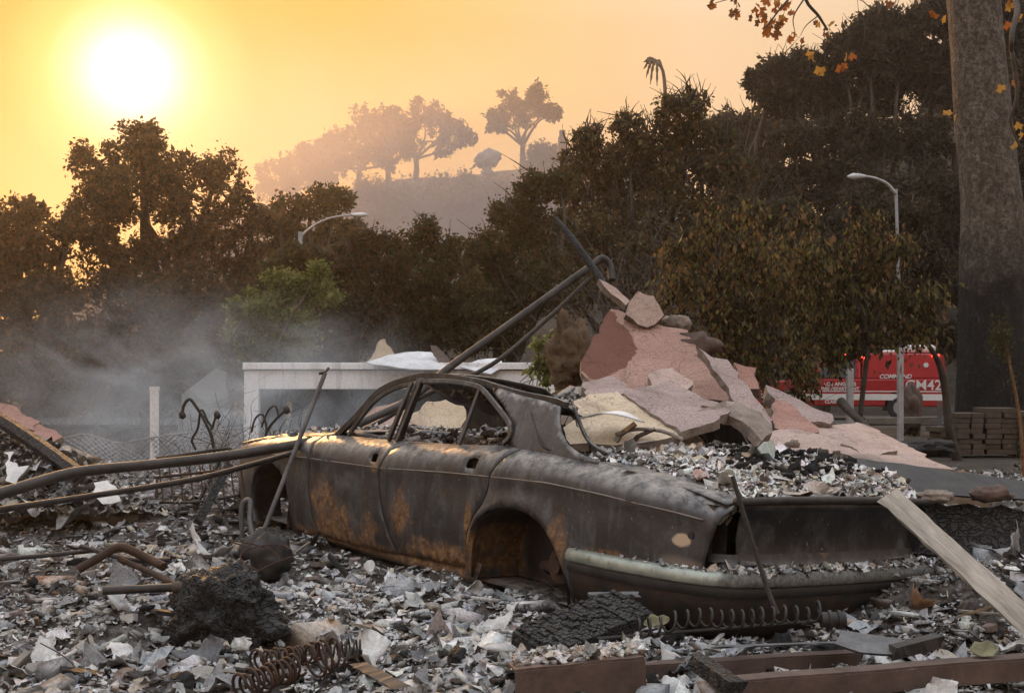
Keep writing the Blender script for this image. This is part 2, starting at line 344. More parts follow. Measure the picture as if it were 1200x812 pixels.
def stucco(name, c0, c1, speck, dark_patch=None):
    b = NB(name); n = b.noise(2.2, 6, .65, .3); g = b.noise(75, 3, .8); s2 = b.noise(55, 2, .6); cr = b.n('ShaderNodeTexVoronoi'); cr.feature = 'DISTANCE_TO_EDGE'; cr.inputs['Scale'].default_value = 1.9
    wv = b.n('ShaderNodeVectorMath', operation='ADD'); nn = b.n('ShaderNodeTexNoise'); nn.inputs['Scale'].default_value = 5; b.l(b.tc.outputs['Object'], nn.inputs['Vector'])
    b.l(b.tc.outputs['Object'], wv.inputs[0]); b.l(nn.outputs['Color'], wv.inputs[1]); b.l(wv.outputs[0], cr.inputs['Vector'])
    c = b.ramp(n, (.3, c0), (.7, c1)); c = b.mix(b.ramp(g, (.46, 0.0), (.62, .75)), c, speck)
    c = b.mix(b.ramp(b.noise(1.4, 7, .75, .8, loc=(4, 4, 1)), (.50, 0.0), (.64, .75)), c, (.07, .057, .05))
    if dark_patch: c = b.mix(b.math('MULTIPLY', b.blob(dark_patch[0], dark_patch[1], .06, n, .45), .85), c, (.105, .04, .028))  # ragged dark red-brown patch over one part of the face
    ck = b.ramp(cr.outputs['Distance'], (0.0, 1.0), (.006, 0.0)); c = b.mix(b.math('MULTIPLY', ck, .8), c, (.05, .04, .035))
    b.done(c, .95, 0, b.math('SUBTRACT', b.math('ADD', b.math('MULTIPLY', g, .6), b.math('MULTIPLY', s2, .6)), ck), .7, .008, .25)
stucco('pink_stucco', (.34, .25, .215), (.45, .35, .31), (.24, .165, .14)); stucco('rose_stucco', (.26, .145, .115), (.36, .215, .18), (.2, .1, .08))
stucco('rose_dark_patch', (.29, .18, .145), (.38, .255, .215), (.2, .1, .08), ((-.33, 0, .12), (.27, 9, .28)))
stucco('mauve_stucco', (.25, .19, .175), (.37, .295, .275), (.18, .125, .115)); stucco('cream_stucco', (.42, .33, .23), (.56, .47, .36), (.33, .25, .17))
def chip_mat():
    b = NB('chips'); a = b.attr(); f = b.noise(70, 4, .75); n = b.noise(16, 5, .7)
    c = b.mix(.9, a, b.ramp(f, (.3, .3), (.66, 1.15)), 'MULTIPLY'); c = b.mix(b.ramp(n, (.52, 0.0), (.68, .65)), c, (.055, .048, .043)); c = b.mix(b.ramp(b.noise(9, 5, .7, loc=(3, 3, 3)), (.56, 0.0), (.70, .5)), c, (.52, .50, .48))
    g = b.n('ShaderNodeNewGeometry'); sp = b.n('ShaderNodeSeparateXYZ'); b.l(g.outputs['Normal'], sp.inputs[0])
    d = b.math('MULTIPLY', b.ramp(b.math('ABSOLUTE', sp.outputs['Z']), (.35, 0.0), (.9, 1.0)), b.ramp(b.noise(24, 5, .75, loc=(7, 1, 2)), (.40, 0.0), (.60, .60)))
    c = b.mix(d, c, (.42, .41, .40)); b.done(c, .95, 0, b.math('ADD', f, n), .6, .006, .2)
chip_mat()
def chip_pale():
    b = NB('chips_pale'); a = b.attr(); f = b.noise(90, 4, .75); c = b.mix(.7, a, b.ramp(f, (.3, .45), (.62, 1.15)), 'MULTIPLY'); b.done(c, .95, 0, f, .5, .004, .2)
chip_pale()
def bed_pale():
    b = NB('ash_pale'); f = b.noise(45, 6, .8); v = b.noise(11, 6, .75, .4); c = b.ramp(v, (.34, (.06, .055, .052)), (.46, (.26, .25, .24)), (.60, (.52, .505, .49))); c = b.mix(.7, c, b.ramp(f, (.3, .35), (.62, 1.15)), 'MULTIPLY'); b.done(c, .95, 0, b.math('ADD', f, v), 1.0, .015, .2)
bed_pale()
def bed():
    b = NB('rubble_bed'); n = b.noise(2.2, 6, .7, .5); f = b.noise(38, 6, .8); v = b.noise(9, 6, .75, .4)
    c = b.ramp(v, (.36, (.022, .019, .018)), (.48, (.10, .088, .08)), (.58, (.27, .25, .235)), (.70, (.50, .48, .465)))
    c = b.mix(b.ramp(n, (.42, 0.0), (.6, .6)), c, (.10, .08, .064)); c = b.mix(.8, c, b.ramp(f, (.3, .25), (.65, 1.15)), 'MULTIPLY')
    b.done(c, .95, 0, b.math('ADD', f, v), 1.0, .02, .2)
bed()
def groundm():
    b = NB('ground'); n = b.noise(.5, 7, .7); f = b.noise(6, 6, .75)
    c = b.ramp(n, (.3, (.028, .023, .018)), (.5, (.06, .05, .04)), (.7, (.10, .087, .072))); c = b.mix(.7, c, b.ramp(f, (.3, .35), (.7, 1.1)), 'MULTIPLY')
    b.done(c, .95, 0, b.math('ADD', n, f), .8, .08, .2)
groundm()
def hillm():
    b = NB('hill'); n = b.noise(.12, 7, .7); f = b.noise(1.1, 6, .75)
    c = b.ramp(n, (.3, (.03, .026, .02)), (.5, (.06, .05, .038)), (.7, (.11, .095, .075))); c = b.mix(.8, c, b.ramp(f, (.3, .25), (.7, 1.1)), 'MULTIPLY')
    b.done(c, .95, 0, f, .8, .5, .2)
hillm()
simple('asphalt', (.035, .035, .036), (.06, .06, .06), 2, .9, 0, .3, .01, 80)
def leafm(name, tr=.35):
    b = NB(name); a = b.attr(); b.done(a, .7, 0, spec=.25, trans=tr)
leafm('leaf', .45); leafm('leaf_dry', .3)
simple('bark', (.025, .02, .016), (.075, .06, .048), 6, .9, 0, .8, .03, 30)
simple('twig', (.05, .042, .036), (.11, .094, .082), 6, .9, 0, .4, .01, 40)
def sycamore_bark():
    b = NB('sycamore_bark'); n = b.noise(1.1, 6, .7, .6); f = b.noise(7, 6, .75, .4, stretch=(1, 1, .5)); v = b.n('ShaderNodeTexVoronoi'); v.inputs['Scale'].default_value = 5
    b.l(b.tc.outputs['Object'], v.inputs['Vector'])
    c = b.ramp(f, (.3, (.075, .06, .048)), (.48, (.17, .138, .11)), (.62, (.28, .24, .20)), (.74, (.46, .41, .36))); c = b.mix(b.ramp(b.noise(16, 5, .8), (.42, .75), (.55, 0.0)), c, (.045, .036, .03))
    X, Y, Z = b.xyz(); h = b.math('ADD', Z, b.math('MULTIPLY', b.math('SUBTRACT', n, .5), 3.2))
    ch = b.n('ShaderNodeMapRange'); ch.interpolation_type = 'SMOOTHSTEP'; ch.inputs['From Min'].default_value = 4.0; ch.inputs['From Max'].default_value = 2.4; b.l(h, ch.inputs['Value'])
    c = b.mix(b.math('MULTIPLY', ch.outputs[0], .94), c, b.ramp(f, (.38, (.005, .0047, .0047)), (.62, (.014, .013, .013)), (.74, (.10, .10, .105))))
    b.done(c, .9, 0, b.math('ADD', f, b.math('ADD', b.math('MULTIPLY', v.outputs['Distance'], .5), b.noise(18, 5, .8))), 1.0, .10, .3)
sycamore_bark()
def paint(name, c, rough=.35, spec=.5):
    b = NB(name); n = b.noise(4, 5, .6); b.done(b.mix(.4, c, b.ramp(n, (.3, .6), (.7, 1.0)), 'MULTIPLY'), rough, 0, spec=spec)
paint('truck_red', (.38, .022, .025), .4); paint('truck_red_lit', (.40, .028, .032), .3); paint('truck_white', (.75, .75, .75)); paint('truck_glass', (.10, .11, .12), .08, .8); paint('lime', (.5, .62, .03))  # upper body red is lightened, a sky reflection put into the colour
def emis(name, c, s): NB(name).done((.2, .02, .02), .4, emit=c, estr=s)
emis('red_lamp', (1, .06, .03), 6); emis('amber_lamp', (1, .4, .05), 5); emis('ember', (1, .16, .02), 1.6)

# ------------------------------------------------------------------ terrain
MOUNDS = [(2.5, 5.0, .26, .9, .55), (2.9, 7.1, .30, 1.5, 1.1), (1.5, 8.3, .35, 1.3, .8), (-3.9, 9.3, .40, 1.6, 1.1), (-2.6, 8.0, .10, .8, .7), (-1.5, 5.6, .07, .5, .4),
          (0.2, 4.05, .03, .5, .3), (-2.2, 6.0, .06, .7, .5), (5.0, 8.0, .25, 1.5, 1.5), (-1.3, 10.3, .22, 1.4, .7), (4.4, 10.5, .1, 2, 1.2)]
def terrain(x, y):
    x = np.asarray(x, float); y = np.asarray(y, float)
    z = 0.06 - 0.75 * sstep(10.8, 15.5, y) * sstep(4.0, 0.5, x) * (1 - sstep(24, 32, y)) + 0 * x
    z = z + sstep(46, 62, y) * np.clip((x * 60 / np.maximum(y, 60) - 10) * 1.35, 0, 26)          # wooded slope on the right
    z = z + sstep(78, 128, y) * (21.0 + 0.17 * np.clip(x + 29, 0, 34)) * sstep(-58, -30, x) * (1 - .75 * sstep(8, 40, x))     # ridge behind
    far = sstep(36, 60, y)
    return z + far * 0.8 * fbm2(x, y, 0.09, 3, 5)
def rubble(x, y):
    z = terrain(x, y) + 0.05
    for a, b, h, sx, sy in MOUNDS: z = z + h * np.exp(-((x - a) / sx) ** 2 - ((y - b) / sy) ** 2)
    return z
xs = np.concatenate([np.arange(-260, -60, 10), np.arange(-60, -14, 2.5), np.arange(-14, 14, .7), np.arange(14, 70, 2.5), np.arange(70, 261, 10)])
ys = np.concatenate([np.arange(-40, 0, 5), np.arange(0, 20, .7), np.arange(20, 70, 1.7), np.arange(70, 200, 4), np.arange(200, 331, 13)])
GX, GY = np.meshgrid(xs, ys); GZ = terrain(GX, GY); GZ = GZ - 0.12 * sstep(2.5, 3.5, GY) * sstep(12.5, 11, GY) * sstep(8, 7, abs(GX))
def gridfaces(a, b):
    i, j = np.meshgrid(np.arange(a - 1), np.arange(b - 1), indexing='ij'); k = (i * b + j).ravel()
    return np.stack([k, k + 1, k + b + 1, k + b], 1)
me = mesh_np('ground', np.stack([GX, GY, GZ], 2).reshape(-1, 3), gridfaces(*GX.shape), smooth=True)
g_o = obj('ground', me, ['ground', 'hill'])
cy_ = ((GY[:-1, :-1] + GY[1:, 1:]) / 2).ravel(); me.polygons.foreach_set('material_index', (cy_ > 44).astype(np.int32)); me.update()
tag(g_o, kind='structure')
# road behind the lot, where the red vehicle stands
b = MB(); xr = np.linspace(-40, 60, 41)
b.grid(np.stack([np.stack([xr, np.full_like(xr, y), terrain(xr, np.full_like(xr, y)) + .02 + 0 * xr], 1) for y in np.linspace(30, 37.5, 6)], 0)[:, ::-1] if False else
       np.stack([np.stack([xr, np.full_like(xr, y), np.maximum(terrain(xr, np.full_like(xr, y)), 0.05) + .03], 1) for y in np.linspace(30, 37.5, 6)], 0))
tag(b.build('road', 'asphalt', smooth=True), kind='structure')

# fine rubble bed: finer mesh where it lies close to the camera
def lumps(x, y):
    return 0.055 * fbm2(x, y, 1.7, 3, 1) + 0.036 * fbm2(x, y, 5.5, 3, 2) + 0.040 * np.abs(fbm2(x, y, 11, 3, 3)) + 0.016 * np.abs(fbm2(x, y, 27, 2, 4))
def bedz(x, y):
    x = np.asarray(x, float); y = np.asarray(y, float); return rubble(x, y) + lumps(x, y)
sx_ = np.concatenate([np.arange(-7, -3.2, .06), np.arange(-3.2, 3.2, .022), np.arange(3.2, 7.01, .06)]); sy_ = np.concatenate([np.arange(2.9, 7.6, .022), np.arange(7.6, 12.4, .05)])
X, Y = np.meshgrid(sx_, sy_)
edge = np.minimum.reduce([sstep(0, 1, X + 7), sstep(0, 1, 7 - X), sstep(0, .6, Y - 2.9), sstep(0, 1.2, 12.4 - Y)])
Z = bedz(X, Y) - 0.25 * (1 - edge)
o = obj('rubble_bed', mesh_np('rubble_bed', np.stack([X, Y, Z], 2).reshape(-1, 3), gridfaces(*X.shape), smooth=False), 'rubble_bed')
tag(o, 'grey and brown layer of burnt ash covering the lot', 'ash', kind='stuff')

# ------------------------------------------------------------------ chips: flakes, chunks and splinters
PAL = {'white': (.68, .67, .66), 'light': (.46, .45, .44), 'grey': (.22, .215, .21), 'blue': (.33, .345, .38), 'beige': (.46, .385, .30), 'brown': (.115, .08, .06),
       'char': (.016, .015, .015), 'rust': (.17, .08, .04), 'mid': (.12, .108, .098), 'pink': (.32, .21, .18)}
def colors(n, w):
    ks = list(w); p = np.array([w[k] for k in ks], float); c = np.array([PAL[k] for k in ks])[RNG.choice(len(ks), n, p=p / p.sum())]
    return c * RNG.uniform(.7, 1.2, (n, 1)) * RNG.uniform(.95, 1.05, (n, 3))
def rotm(yaw, tilt, tdir):
    n = len(yaw); c, s = np.cos(yaw), np.sin(yaw); Rz = np.zeros((n, 3, 3)); Rz[:, 0, 0] = c; Rz[:, 0, 1] = -s; Rz[:, 1, 0] = s; Rz[:, 1, 1] = c; Rz[:, 2, 2] = 1
    ax = np.stack([np.cos(tdir), np.sin(tdir), 0 * tdir], 1); K = np.zeros((n, 3, 3))
    K[:, 0, 1] = -ax[:, 2]; K[:, 0, 2] = ax[:, 1]; K[:, 1, 0] = ax[:, 2]; K[:, 1, 2] = -ax[:, 0]; K[:, 2, 0] = -ax[:, 1]; K[:, 2, 1] = ax[:, 0]
    Rt = np.eye(3)[None] + np.sin(tilt)[:, None, None] * K + (1 - np.cos(tilt))[:, None, None] * (K @ K)
    return Rt @ Rz
def flakes(P, size, cols, tilt=.35, asp=(.45, 1.0), curl=.5, g=4):
    """curled thin sheets on a 4x4 grid with torn corners"""
    n = len(P); g2 = g * g; u, v = np.meshgrid(np.linspace(-1, 1, g), np.linspace(-1, 1, g), indexing='ij'); T = np.stack([u.ravel(), v.ravel()], 1)
    J = T[None] + RNG.normal(0, .20 if g == 4 else .3, (n, g2, 2)); r = np.linalg.norm(J, axis=2, keepdims=True); J = J * np.where(r > 1.05, 1.05 / r, 1) ** .8
    a = RNG.uniform(*asp, n); J[:, :, 1] *= a[:, None]
    k = RNG.normal(0, curl, (n, 3)); z = k[:, :1] * J[:, :, 0] ** 2 + k[:, 1:2] * J[:, :, 1] ** 2 + k[:, 2:] * J[:, :, 0] * J[:, :, 1] + RNG.normal(0, .16, (n, g2))
    L = np.concatenate([J, z[:, :, None]], 2) * size[:, None, None]; M = rotm(RNG.uniform(0, 6.28, n), np.abs(RNG.normal(0, tilt, n)), RNG.uniform(0, 6.28, n))
    V = np.einsum('nij,nkj->nki', M, L) + P[:, None]; f = gridfaces(g, g)
    return V.reshape(-1, 3), (f[None] + (np.arange(n) * g2)[:, None, None]).reshape(-1, 4), np.repeat(cols, g2, 0)
BOXV = np.array([(-1, -1, -1), (1, -1, -1), (1, 1, -1), (-1, 1, -1), (-1, -1, 1), (1, -1, 1), (1, 1, 1), (-1, 1, 1)], float)
BOXF = np.array([(3, 2, 1, 0), (4, 5, 6, 7), (0, 1, 5, 4), (1, 2, 6, 5), (2, 3, 7, 6), (3, 0, 4, 7)])
def chunks(P, size, cols, asp, tilt=.4, jit=.28):
    n = len(P); A = np.stack([np.ones(n), RNG.uniform(*asp[0], n), RNG.uniform(*asp[1], n)], 1)
    L = (BOXV[None] + RNG.normal(0, jit, (n, 8, 3))) * A[:, None] * size[:, None, None]
    M = rotm(RNG.uniform(0, 6.28, n), np.abs(RNG.normal(0, tilt, n)), RNG.uniform(0, 6.28, n))
    V = np.einsum('nij,nkj->nki', M, L) + P[:, None]
    return V.reshape(-1, 3), (BOXF[None] + (np.arange(n) * 8)[:, None, None]).reshape(-1, 4), np.repeat(cols, 8, 0)
def joinm(name, parts, mat, parent=None, **tg):
    Vs, Fs, Cs, k = [], [], [], 0
    for V, Fq, C in parts: Vs.append(V); Fs.append(Fq + k); Cs.append(C); k += len(V)
    o = obj(name, mesh_np(name, np.concatenate(Vs), np.concatenate(Fs), np.concatenate(Cs)), mat, parent); tag(o, **tg); return o
# car transform is needed to keep chips out of the shell
CAR_YAW, CAR_PITCH, CAR_ROLL = 2.22399713, 0.03068612, 0.0659723; CAR_POS = np.array([0.69012946, 6.02603205, -0.12084615])
cyw, syw, cp_, sp_, cr_, sr_ = math.cos(CAR_YAW), math.sin(CAR_YAW), math.cos(CAR_PITCH), math.sin(CAR_PITCH), math.cos(CAR_ROLL), math.sin(CAR_ROLL)
CAR_R = np.array([[cyw, -syw, 0], [syw, cyw, 0], [0, 0, 1]]) @ np.array([[cp_, 0, -sp_], [0, 1, 0], [sp_, 0, cp_]]) @ np.array([[1, 0, 0], [0, cr_, -sr_], [0, sr_, cr_]])
def car_w(p): return np.asarray(p, float) @ CAR_R.T + CAR_POS
def car_l(p): return (np.asarray(p, float) - CAR_POS) @ CAR_R
def in_car(P, m=0.0):
    L = car_l(P); return (np.abs(L[:, 1]) < .82 + m) & (L[:, 0] > -1.22 - m) & (L[:, 0] < 3.6 + m)
def scatter(n, x0, x1, y0, y1, lift, clump=True):
    q = RNG.uniform(0, 1, n); yy = 1 / ((1 - q) / y0 + q / y1)                      # denser where it is near
    xx = RNG.uniform(-1, 1, n) * (0.52 * yy + .5); P = np.stack([xx, yy, np.zeros(n)], 1)
    P = P[(xx > x0) & (xx < x1)]
    if clump: P = P[RNG.uniform(0, 1, len(P)) < sstep(-.55, .25, fbm2(P[:, 0], P[:, 1], 1.3, 2, 9)) * .8 + .2]
    P[:, 2] = bedz(P[:, 0], P[:, 1]) + lift; return P[~in_car(P, -.02)]
W_NEAR = dict(white=.9, light=2.0, grey=2.4, blue=1.0, beige=1.5, brown=1.8, char=1.2, rust=.35, mid=2.0)
def bright(P):   # how pale the ash lies: pale by the car, browner at the left front
    return np.clip(.48 + .5 * np.exp(-((P[:, 0] + .2) / 1.6) ** 2 - ((P[:, 1] - 4.9) / 1.5) ** 2) + .25 * fbm2(P[:, 0], P[:, 1], .9, 3, 4), .12, 1)
def colors_at(P, k=1.0):
    b_ = bright(P) * k; n = len(P); pale = colors(n, dict(white=3.0, light=2.6, blue=1.8, beige=.9, grey=.9)); dark = colors(n, dict(brown=1.6, mid=2.2, grey=1.3, char=3.0, rust=.35, beige=.3))
    return np.where((RNG.uniform(0, 1, n) < b_)[:, None], pale, dark)
P1 = scatter(62000, -8, 8, 3.0, 13.5, .008); s1 = np.exp(RNG.normal(math.log(.0075), .55, len(P1))) * (1 + .07 * P1[:, 1])
P5 = scatter(15000, -8, 8, 3.0, 13.5, .012); s5 = np.exp(RNG.normal(math.log(.0135), .6, len(P5))) * (1 + .05 * P5[:, 1])
P2 = scatter(34000, -8, 8, 3.0, 13.5, .006); s2 = np.exp(RNG.normal(math.log(.0075), .7, len(P2))) * (1 + .05 * P2[:, 1])
P3 = scatter(3500, -8, 8, 3.0, 13.5, .018); s3 = np.exp(RNG.normal(math.log(.035), .4, len(P3))) * (1 + .03 * P3[:, 1])
P4 = scatter(2200, -8, 8, 3.0, 12.5, .02); s4 = np.clip(np.exp(RNG.normal(math.log(.032), .4, len(P4))), .015, .075)
joinm('ash_flakes', [flakes(P1, s1, colors_at(P1, 1.15), .4, g=3), flakes(P5, s5, colors_at(P5, 1.05), .4), flakes(P4, s4, colors_at(P4, .9), .3, (.5, 1.0), .38)], 'chips', label='pale and dark curled flakes of ash strewn over the burnt lot', cat='ash flakes', kind='stuff')
joinm('rubble_chips', [chunks(P2, s2, colors_at(P2, .9), ((.4, .9), (.15, .6))), chunks(P3, s3, colors_at(P3, .75), ((.06, .22), (.05, .15)), .2, .12)], 'chips',
      label='small broken chips and splinters of rubble across the lot', cat='rubble', kind='stuff')

# ------------------------------------------------------------------ burnt-out saloon car (local: x forward from rear axle, y left, z up)
CAR = empty('burnt_car'); CAR.matrix_world = Matrix.Translation(Vector(CAR_POS)) @ Matrix(CAR_R.tolist()).to_4x4()
tag(CAR, 'burnt-out four-door saloon car shell, scorched brown and rusty, without wheels', 'car')
def cur(pts):
    p = np.array(sorted(pts)); return lambda x: np.interp(x, p[:, 0], p[:, 1])
z_top = cur([(3.7, .72), (3.2, .775), (2.72, .815), (2.3, .85), (2.1, .868), (1.9, .872), (1.32, .885), (.8, .905), (.28, .935), (-.07, .925), (-.45, .905), (-.78, .88), (-1.0, .85), (-1.2, .812)])
z_cr = cur([(3.7, .66), (2.39, .706), (1.8, .718), (1.36, .727), (.7, .764), (.28, .781), (-.17, .796), (-.54, .784), (-.97, .752), (-1.21, .725)])
def halfw(x): return .872 - .13 * np.clip((x - 2.6) / 1.0, 0, 2) ** 2 - .115 * np.clip((-.35 - x) / .85, 0, 2) ** 2
def S(x, z):
    zc, zt = z_cr(x), z_top(x); w = halfw(x); t = np.clip((z - zc) / (zt - zc), 0, 1.2); u = np.clip((zc - z) / .55, 0, 1.3)
    up = w - .030 * t - .085 * t ** 3.2; lo = w - .010 * sstep(0, .05, zc - z) + .012 * np.sin(np.clip(u * 3.1, 0, 3.1)) - .060 * u ** 2.6
    fl = .022 * np.exp(-((np.hypot((x - .03) / 1.05, (z - .30)) - .37) / .045) ** 2) * (z < .72)     # wheel-arch flare
    return np.where(z > zc, up, lo) + fl
def inpoly(pt, poly):
    x, y = pt; c = False; n = len(poly)
    for i in range(n):
        (x0, y0), (x1, y1) = poly[i], poly[i - 1]
        if (y0 > y) != (y1 > y) and x < (x1 - x0) * (y - y0) / (y1 - y0) + x0: c = not c
    return c
def dens(poly, step):
    out = []
    for i in range(len(poly)):
        a, b_ = np.array(poly[i]), np.array(poly[(i + 1) % len(poly)]); k = max(1, int(np.linalg.norm(b_ - a) / step))
        for t in range(k): out.append(tuple(a + (b_ - a) * t / k))
    return out
def cdt(outline, holes=(), step=.04):
    loops = [dens(outline, step)] + [dens(h, step * .5) for h in holes]; vs, es = [], []
    for lp in loops:
        k = len(vs); vs += lp; es += [(k + i, k + (i + 1) % len(lp)) for i in range(len(lp))]
    A = np.array(loops[0]); lo, hi = A.min(0), A.max(0); bd = np.array(vs)
    for i, gx in enumerate(np.arange(lo[0] + step / 2, hi[0], step)):
        for gy in np.arange(lo[1] + step / 2 + (i % 2) * step * .4, hi[1], step):
            if np.min(np.hypot(bd[:, 0] - gx, bd[:, 1] - gy)) > step * .45 and inpoly((gx, gy), loops[0]) and not any(inpoly((gx, gy), h) for h in loops[1:]): vs.append((gx, gy))
    r = geometry.delaunay_2d_cdt([Vector(v) for v in vs], es, [], 0, 1e-6); V = [tuple(v) for v in r[0]]; Fs = []
    for f in r[2]:
        c = (sum(V[i][0] for i in f) / len(f), sum(V[i][1] for i in f) / len(f))
        if inpoly(c, loops[0]) and not any(inpoly(c, h) for h in loops[1:]): Fs.append(list(f))
    return np.array(V), Fs
def cpanel(name, outline, mat='car', holes=(), side=1, step=.04, solid=.008, parent=None, fn=S, off=0.0, dent=.006):
    V, Fs = cdt(outline, holes, step); y = fn(V[:, 0], V[:, 1]) + off + dent * fbm2(V[:, 0], V[:, 1], 4.0, 3, 6 + side)
    P = np.stack([V[:, 0], side * y, V[:, 1]], 1)
    def want(f):
        n = np.cross(P[f[1]] - P[f[0]], P[f[2]] - P[f[0]]); return f if n[1] * side > 0 else f[::-1]
    m = MB().add(P, [want(f) for f in Fs]); return m.build(name, mat, parent or CAR, smooth=True, solid=solid)
def up(pts): return [(x, float(z_top(x))) for x in pts]
rear_arch = [(.44, .25), (.447, .34), (.445, .42), (.41, .505), (.35, .565), (.26, .612), (.15, .640), (.03, .646), (-.07, .634), (-.16, .60), (-.235, .54), (-.295, .46), (-.34, .38), (-.37, .30), (-.38, .25)]
front_arch = [(2.50, .22), (2.50, .40), (2.55, .50), (2.66, .592), (2.82, .635), (2.97, .605), (3.09, .53), (3.15, .42), (3.14, .30), (3.06, .20)]
door_cut = [(1.215, .89), (1.315, .83), (1.368, .68), (1.35, .58), (1.31, .474), (1.235, .34), (1.18, .255)]
rear_cut = [(.17, .948), (.22, .88), (.275, .795), (.30, .69), (.335, .63), (.40, .57), (.455, .48), (.468, .40), (.46, .28)]
fend_cut = [(2.262, .852), (2.24, .70), (2.22, .50), (2.17, .33), (2.12, .235)]
G_ = .006
fd = [(x - G_, z) for x, z in fend_cut] + [(1.7, .232), (1.185 + .01, .248)] + [(x + G_, z) for x, z in door_cut[::-1]] + up([1.35, 1.6, 1.9, 2.1])
rd = [(x - G_, z) for x, z in door_cut] + [(.9, .268), (.46, .29)] + [(x + G_, z) for x, z in rear_cut[::-1]] + up([.4, .6, .8, 1.0, 1.15])
qp = [(x - G_, z) for x, z in rear_cut[:-1]] + [(.462, .26)] + rear_arch + [(-.40, .43), (-.8, .455), (-1.10, .47), (-1.115, .56), (-1.13, .64), (-1.16, .72), (-1.19, .80)] + up([-1.17, -1.0, -.78, -.6, -.45, -.25, -.07, .1])
ff = [(x + G_, z) for x, z in fend_cut[::-1]] + up([2.4, 2.72, 3.0, 3.2, 3.45]) + [(3.60, .715), (3.62, .60), (3.58, .45), (3.5, .32), (3.3, .24), (3.06, .20)] + front_arch[::-1][1:] + [(2.42, .215), (2.2, .225)]
hf = [(1.405, .757), (1.41, .80), (1.455, .805), (1.472, .795), (1.472, .76), (1.46, .752)]
hr = [(.415, .808), (.418, .856), (.47, .862), (.508, .852), (.512, .812), (.50, .803)]
for sd in (1, -1):
    o = cpanel('front_door', fd, holes=[hf], side=sd)
    o = cpanel('rear_door', rd, holes=[hr], side=sd)
    cpanel('rear_quarter_panel', qp, side=sd, step=.035); cpanel('front_fender', ff, side=sd)
    # handle recess behind each opening
    for nm, h in (('handle_recess', hf), ('handle_recess', hr)):
        q = MB(); cx = np.mean([p[0] for p in h]); cz = np.mean([p[1] for p in h]); q.box((cx - .06, sd * .80 - .01, cz - .05), (cx + .06, sd * .80 + .01, cz + .05)); q.build(nm, 'black_steel', CAR)
    # rocker sill
    q = MB(); xs2 = np.linspace(2.55, .40, 16); sec = [(.785, .31), (.80, .27), (.812, .235), (.805, .20), (.77, .17), (.70, .16)]
    q.grid(np.array([[(x, sd * (yy + .004 * math.sin(x * 7)), zz + .012 + .004 * math.sin(x * 11)) for yy, zz in sec] for x in xs2][::(1 if sd < 0 else -1)]))
    q.build('sill', 'car_rust', CAR, smooth=True)
    # rear wheel well: inner tunnel + back plate
    q = MB(); A = np.array(rear_arch); c = A.mean(0)
    rings = []
    for yy, s_ in ((.865, 1.0), (.835, .97), (.82, 1.02), (.70, 1.06), (.50, 1.04)): rings.append([(c[0] + (x - c[0]) * s_, sd * yy, c[1] + (z - c[1]) * s_) for x, z in A])
    q.grid(np.array(rings) if sd > 0 else np.array(rings)[::-1]); kk = len(A); q.add(rings[-1], [list(range(kk))[::sd]])
    q.build('wheel_well', 'car_rust', CAR, smooth=True, angle=50)
    q = MB(); A = np.array(front_arch); rings = []
    for yy, s_ in ((.86, 1.0), (.83, .96), (.81, 1.02), (.62, 1.05)): rings.append([(2.82 + (x - 2.82) * s_, sd * yy * (halfw(x) / .872), .38 + (z - .38) * s_) for x, z in A])
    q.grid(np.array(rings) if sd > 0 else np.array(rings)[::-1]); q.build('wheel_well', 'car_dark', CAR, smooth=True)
    # brake drum, stub axle and springs left in the rear arch
    q = MB(); q.tube([(-.19, sd * .45, .40), (-.19, sd * .74, .40), (-.19, sd * .765, .40)], [.10, .10, .085], 16); q.tube([(-.19, sd * .76, .40), (-.19, sd * .80, .40)], [.042, .038], 12)
    q.tube([(.12, sd * .5, .30), (.05, sd * .66, .36), (-.1, sd * .70, .38)], .03, 8)
    q.build('rear_hub', 'rust_spring', CAR, smooth=True, angle=40)
    q = MB(); q.tube([(2.75, sd * .40, .36), (2.75, sd * .62, .36)], [.11, .11], 14); q.tube([(2.75, sd * .60, .36), (2.75, sd * .70, .36)], .04, 10); q.build('front_hub', 'rust_spring', CAR, smooth=True, angle=40)
    # pillars, roof rail and door window frames
    def Q3(l): return [(x, sd * y, z) for x, y, z in l]
    rail = Q3([(2.125, .738, .868), (2.109, .735, .881), (1.931, .71, 1.012), (1.79, .68, 1.144), (1.694, .65, 1.203), (1.581, .63, 1.239), (1.369, .615, 1.278), (1.149, .61, 1.284), (.804, .61, 1.264), (.634, .615, 1.241), (.368, .63, 1.208), (.096, .63, 1.184), (0.0, .628, 1.166)])
    q = MB(); q.tube(smooth_path(rail, 4), 0, sq=(.030, .035)); q.build('roof_rail', 'car_dark', CAR, smooth=True, bevel=.006, angle=35)
    q = MB(); q.tube(smooth_path(Q3([(1.965, .75, .878), (1.829, .735, 1.017), (1.737, .71, 1.109), (1.634, .69, 1.167), (1.532, .672, 1.203), (1.398, .66, 1.229)]), 3), 0, sq=(.02, .026))
    q.tube(Q3([(1.47, .757, .882), (1.41, .66, 1.232)]), 0, sq=(.022, .032)); q.build('front_door_frame', 'car_dark', CAR, bevel=.004)
    q = MB(); q.tube(Q3([(1.428, .72, .87), (1.385, .61, 1.268)]), 0, sq=(.04, .042)); q.build('b_pillar', 'car_dark', CAR, bevel=.006)
    q = MB(); q.tube(smooth_path(Q3([(1.374, .757, .879), (1.318, .662, 1.225), (1.28, .655, 1.245), (1.028, .65, 1.254), (.806, .65, 1.242), (.684, .66, 1.22), (.516, .688, 1.142), (.362, .715, 1.064), (.309, .735, 1.02), (.298, .748, .98), (.334, .757, .946)]), 3), 0, sq=(.02, .028))
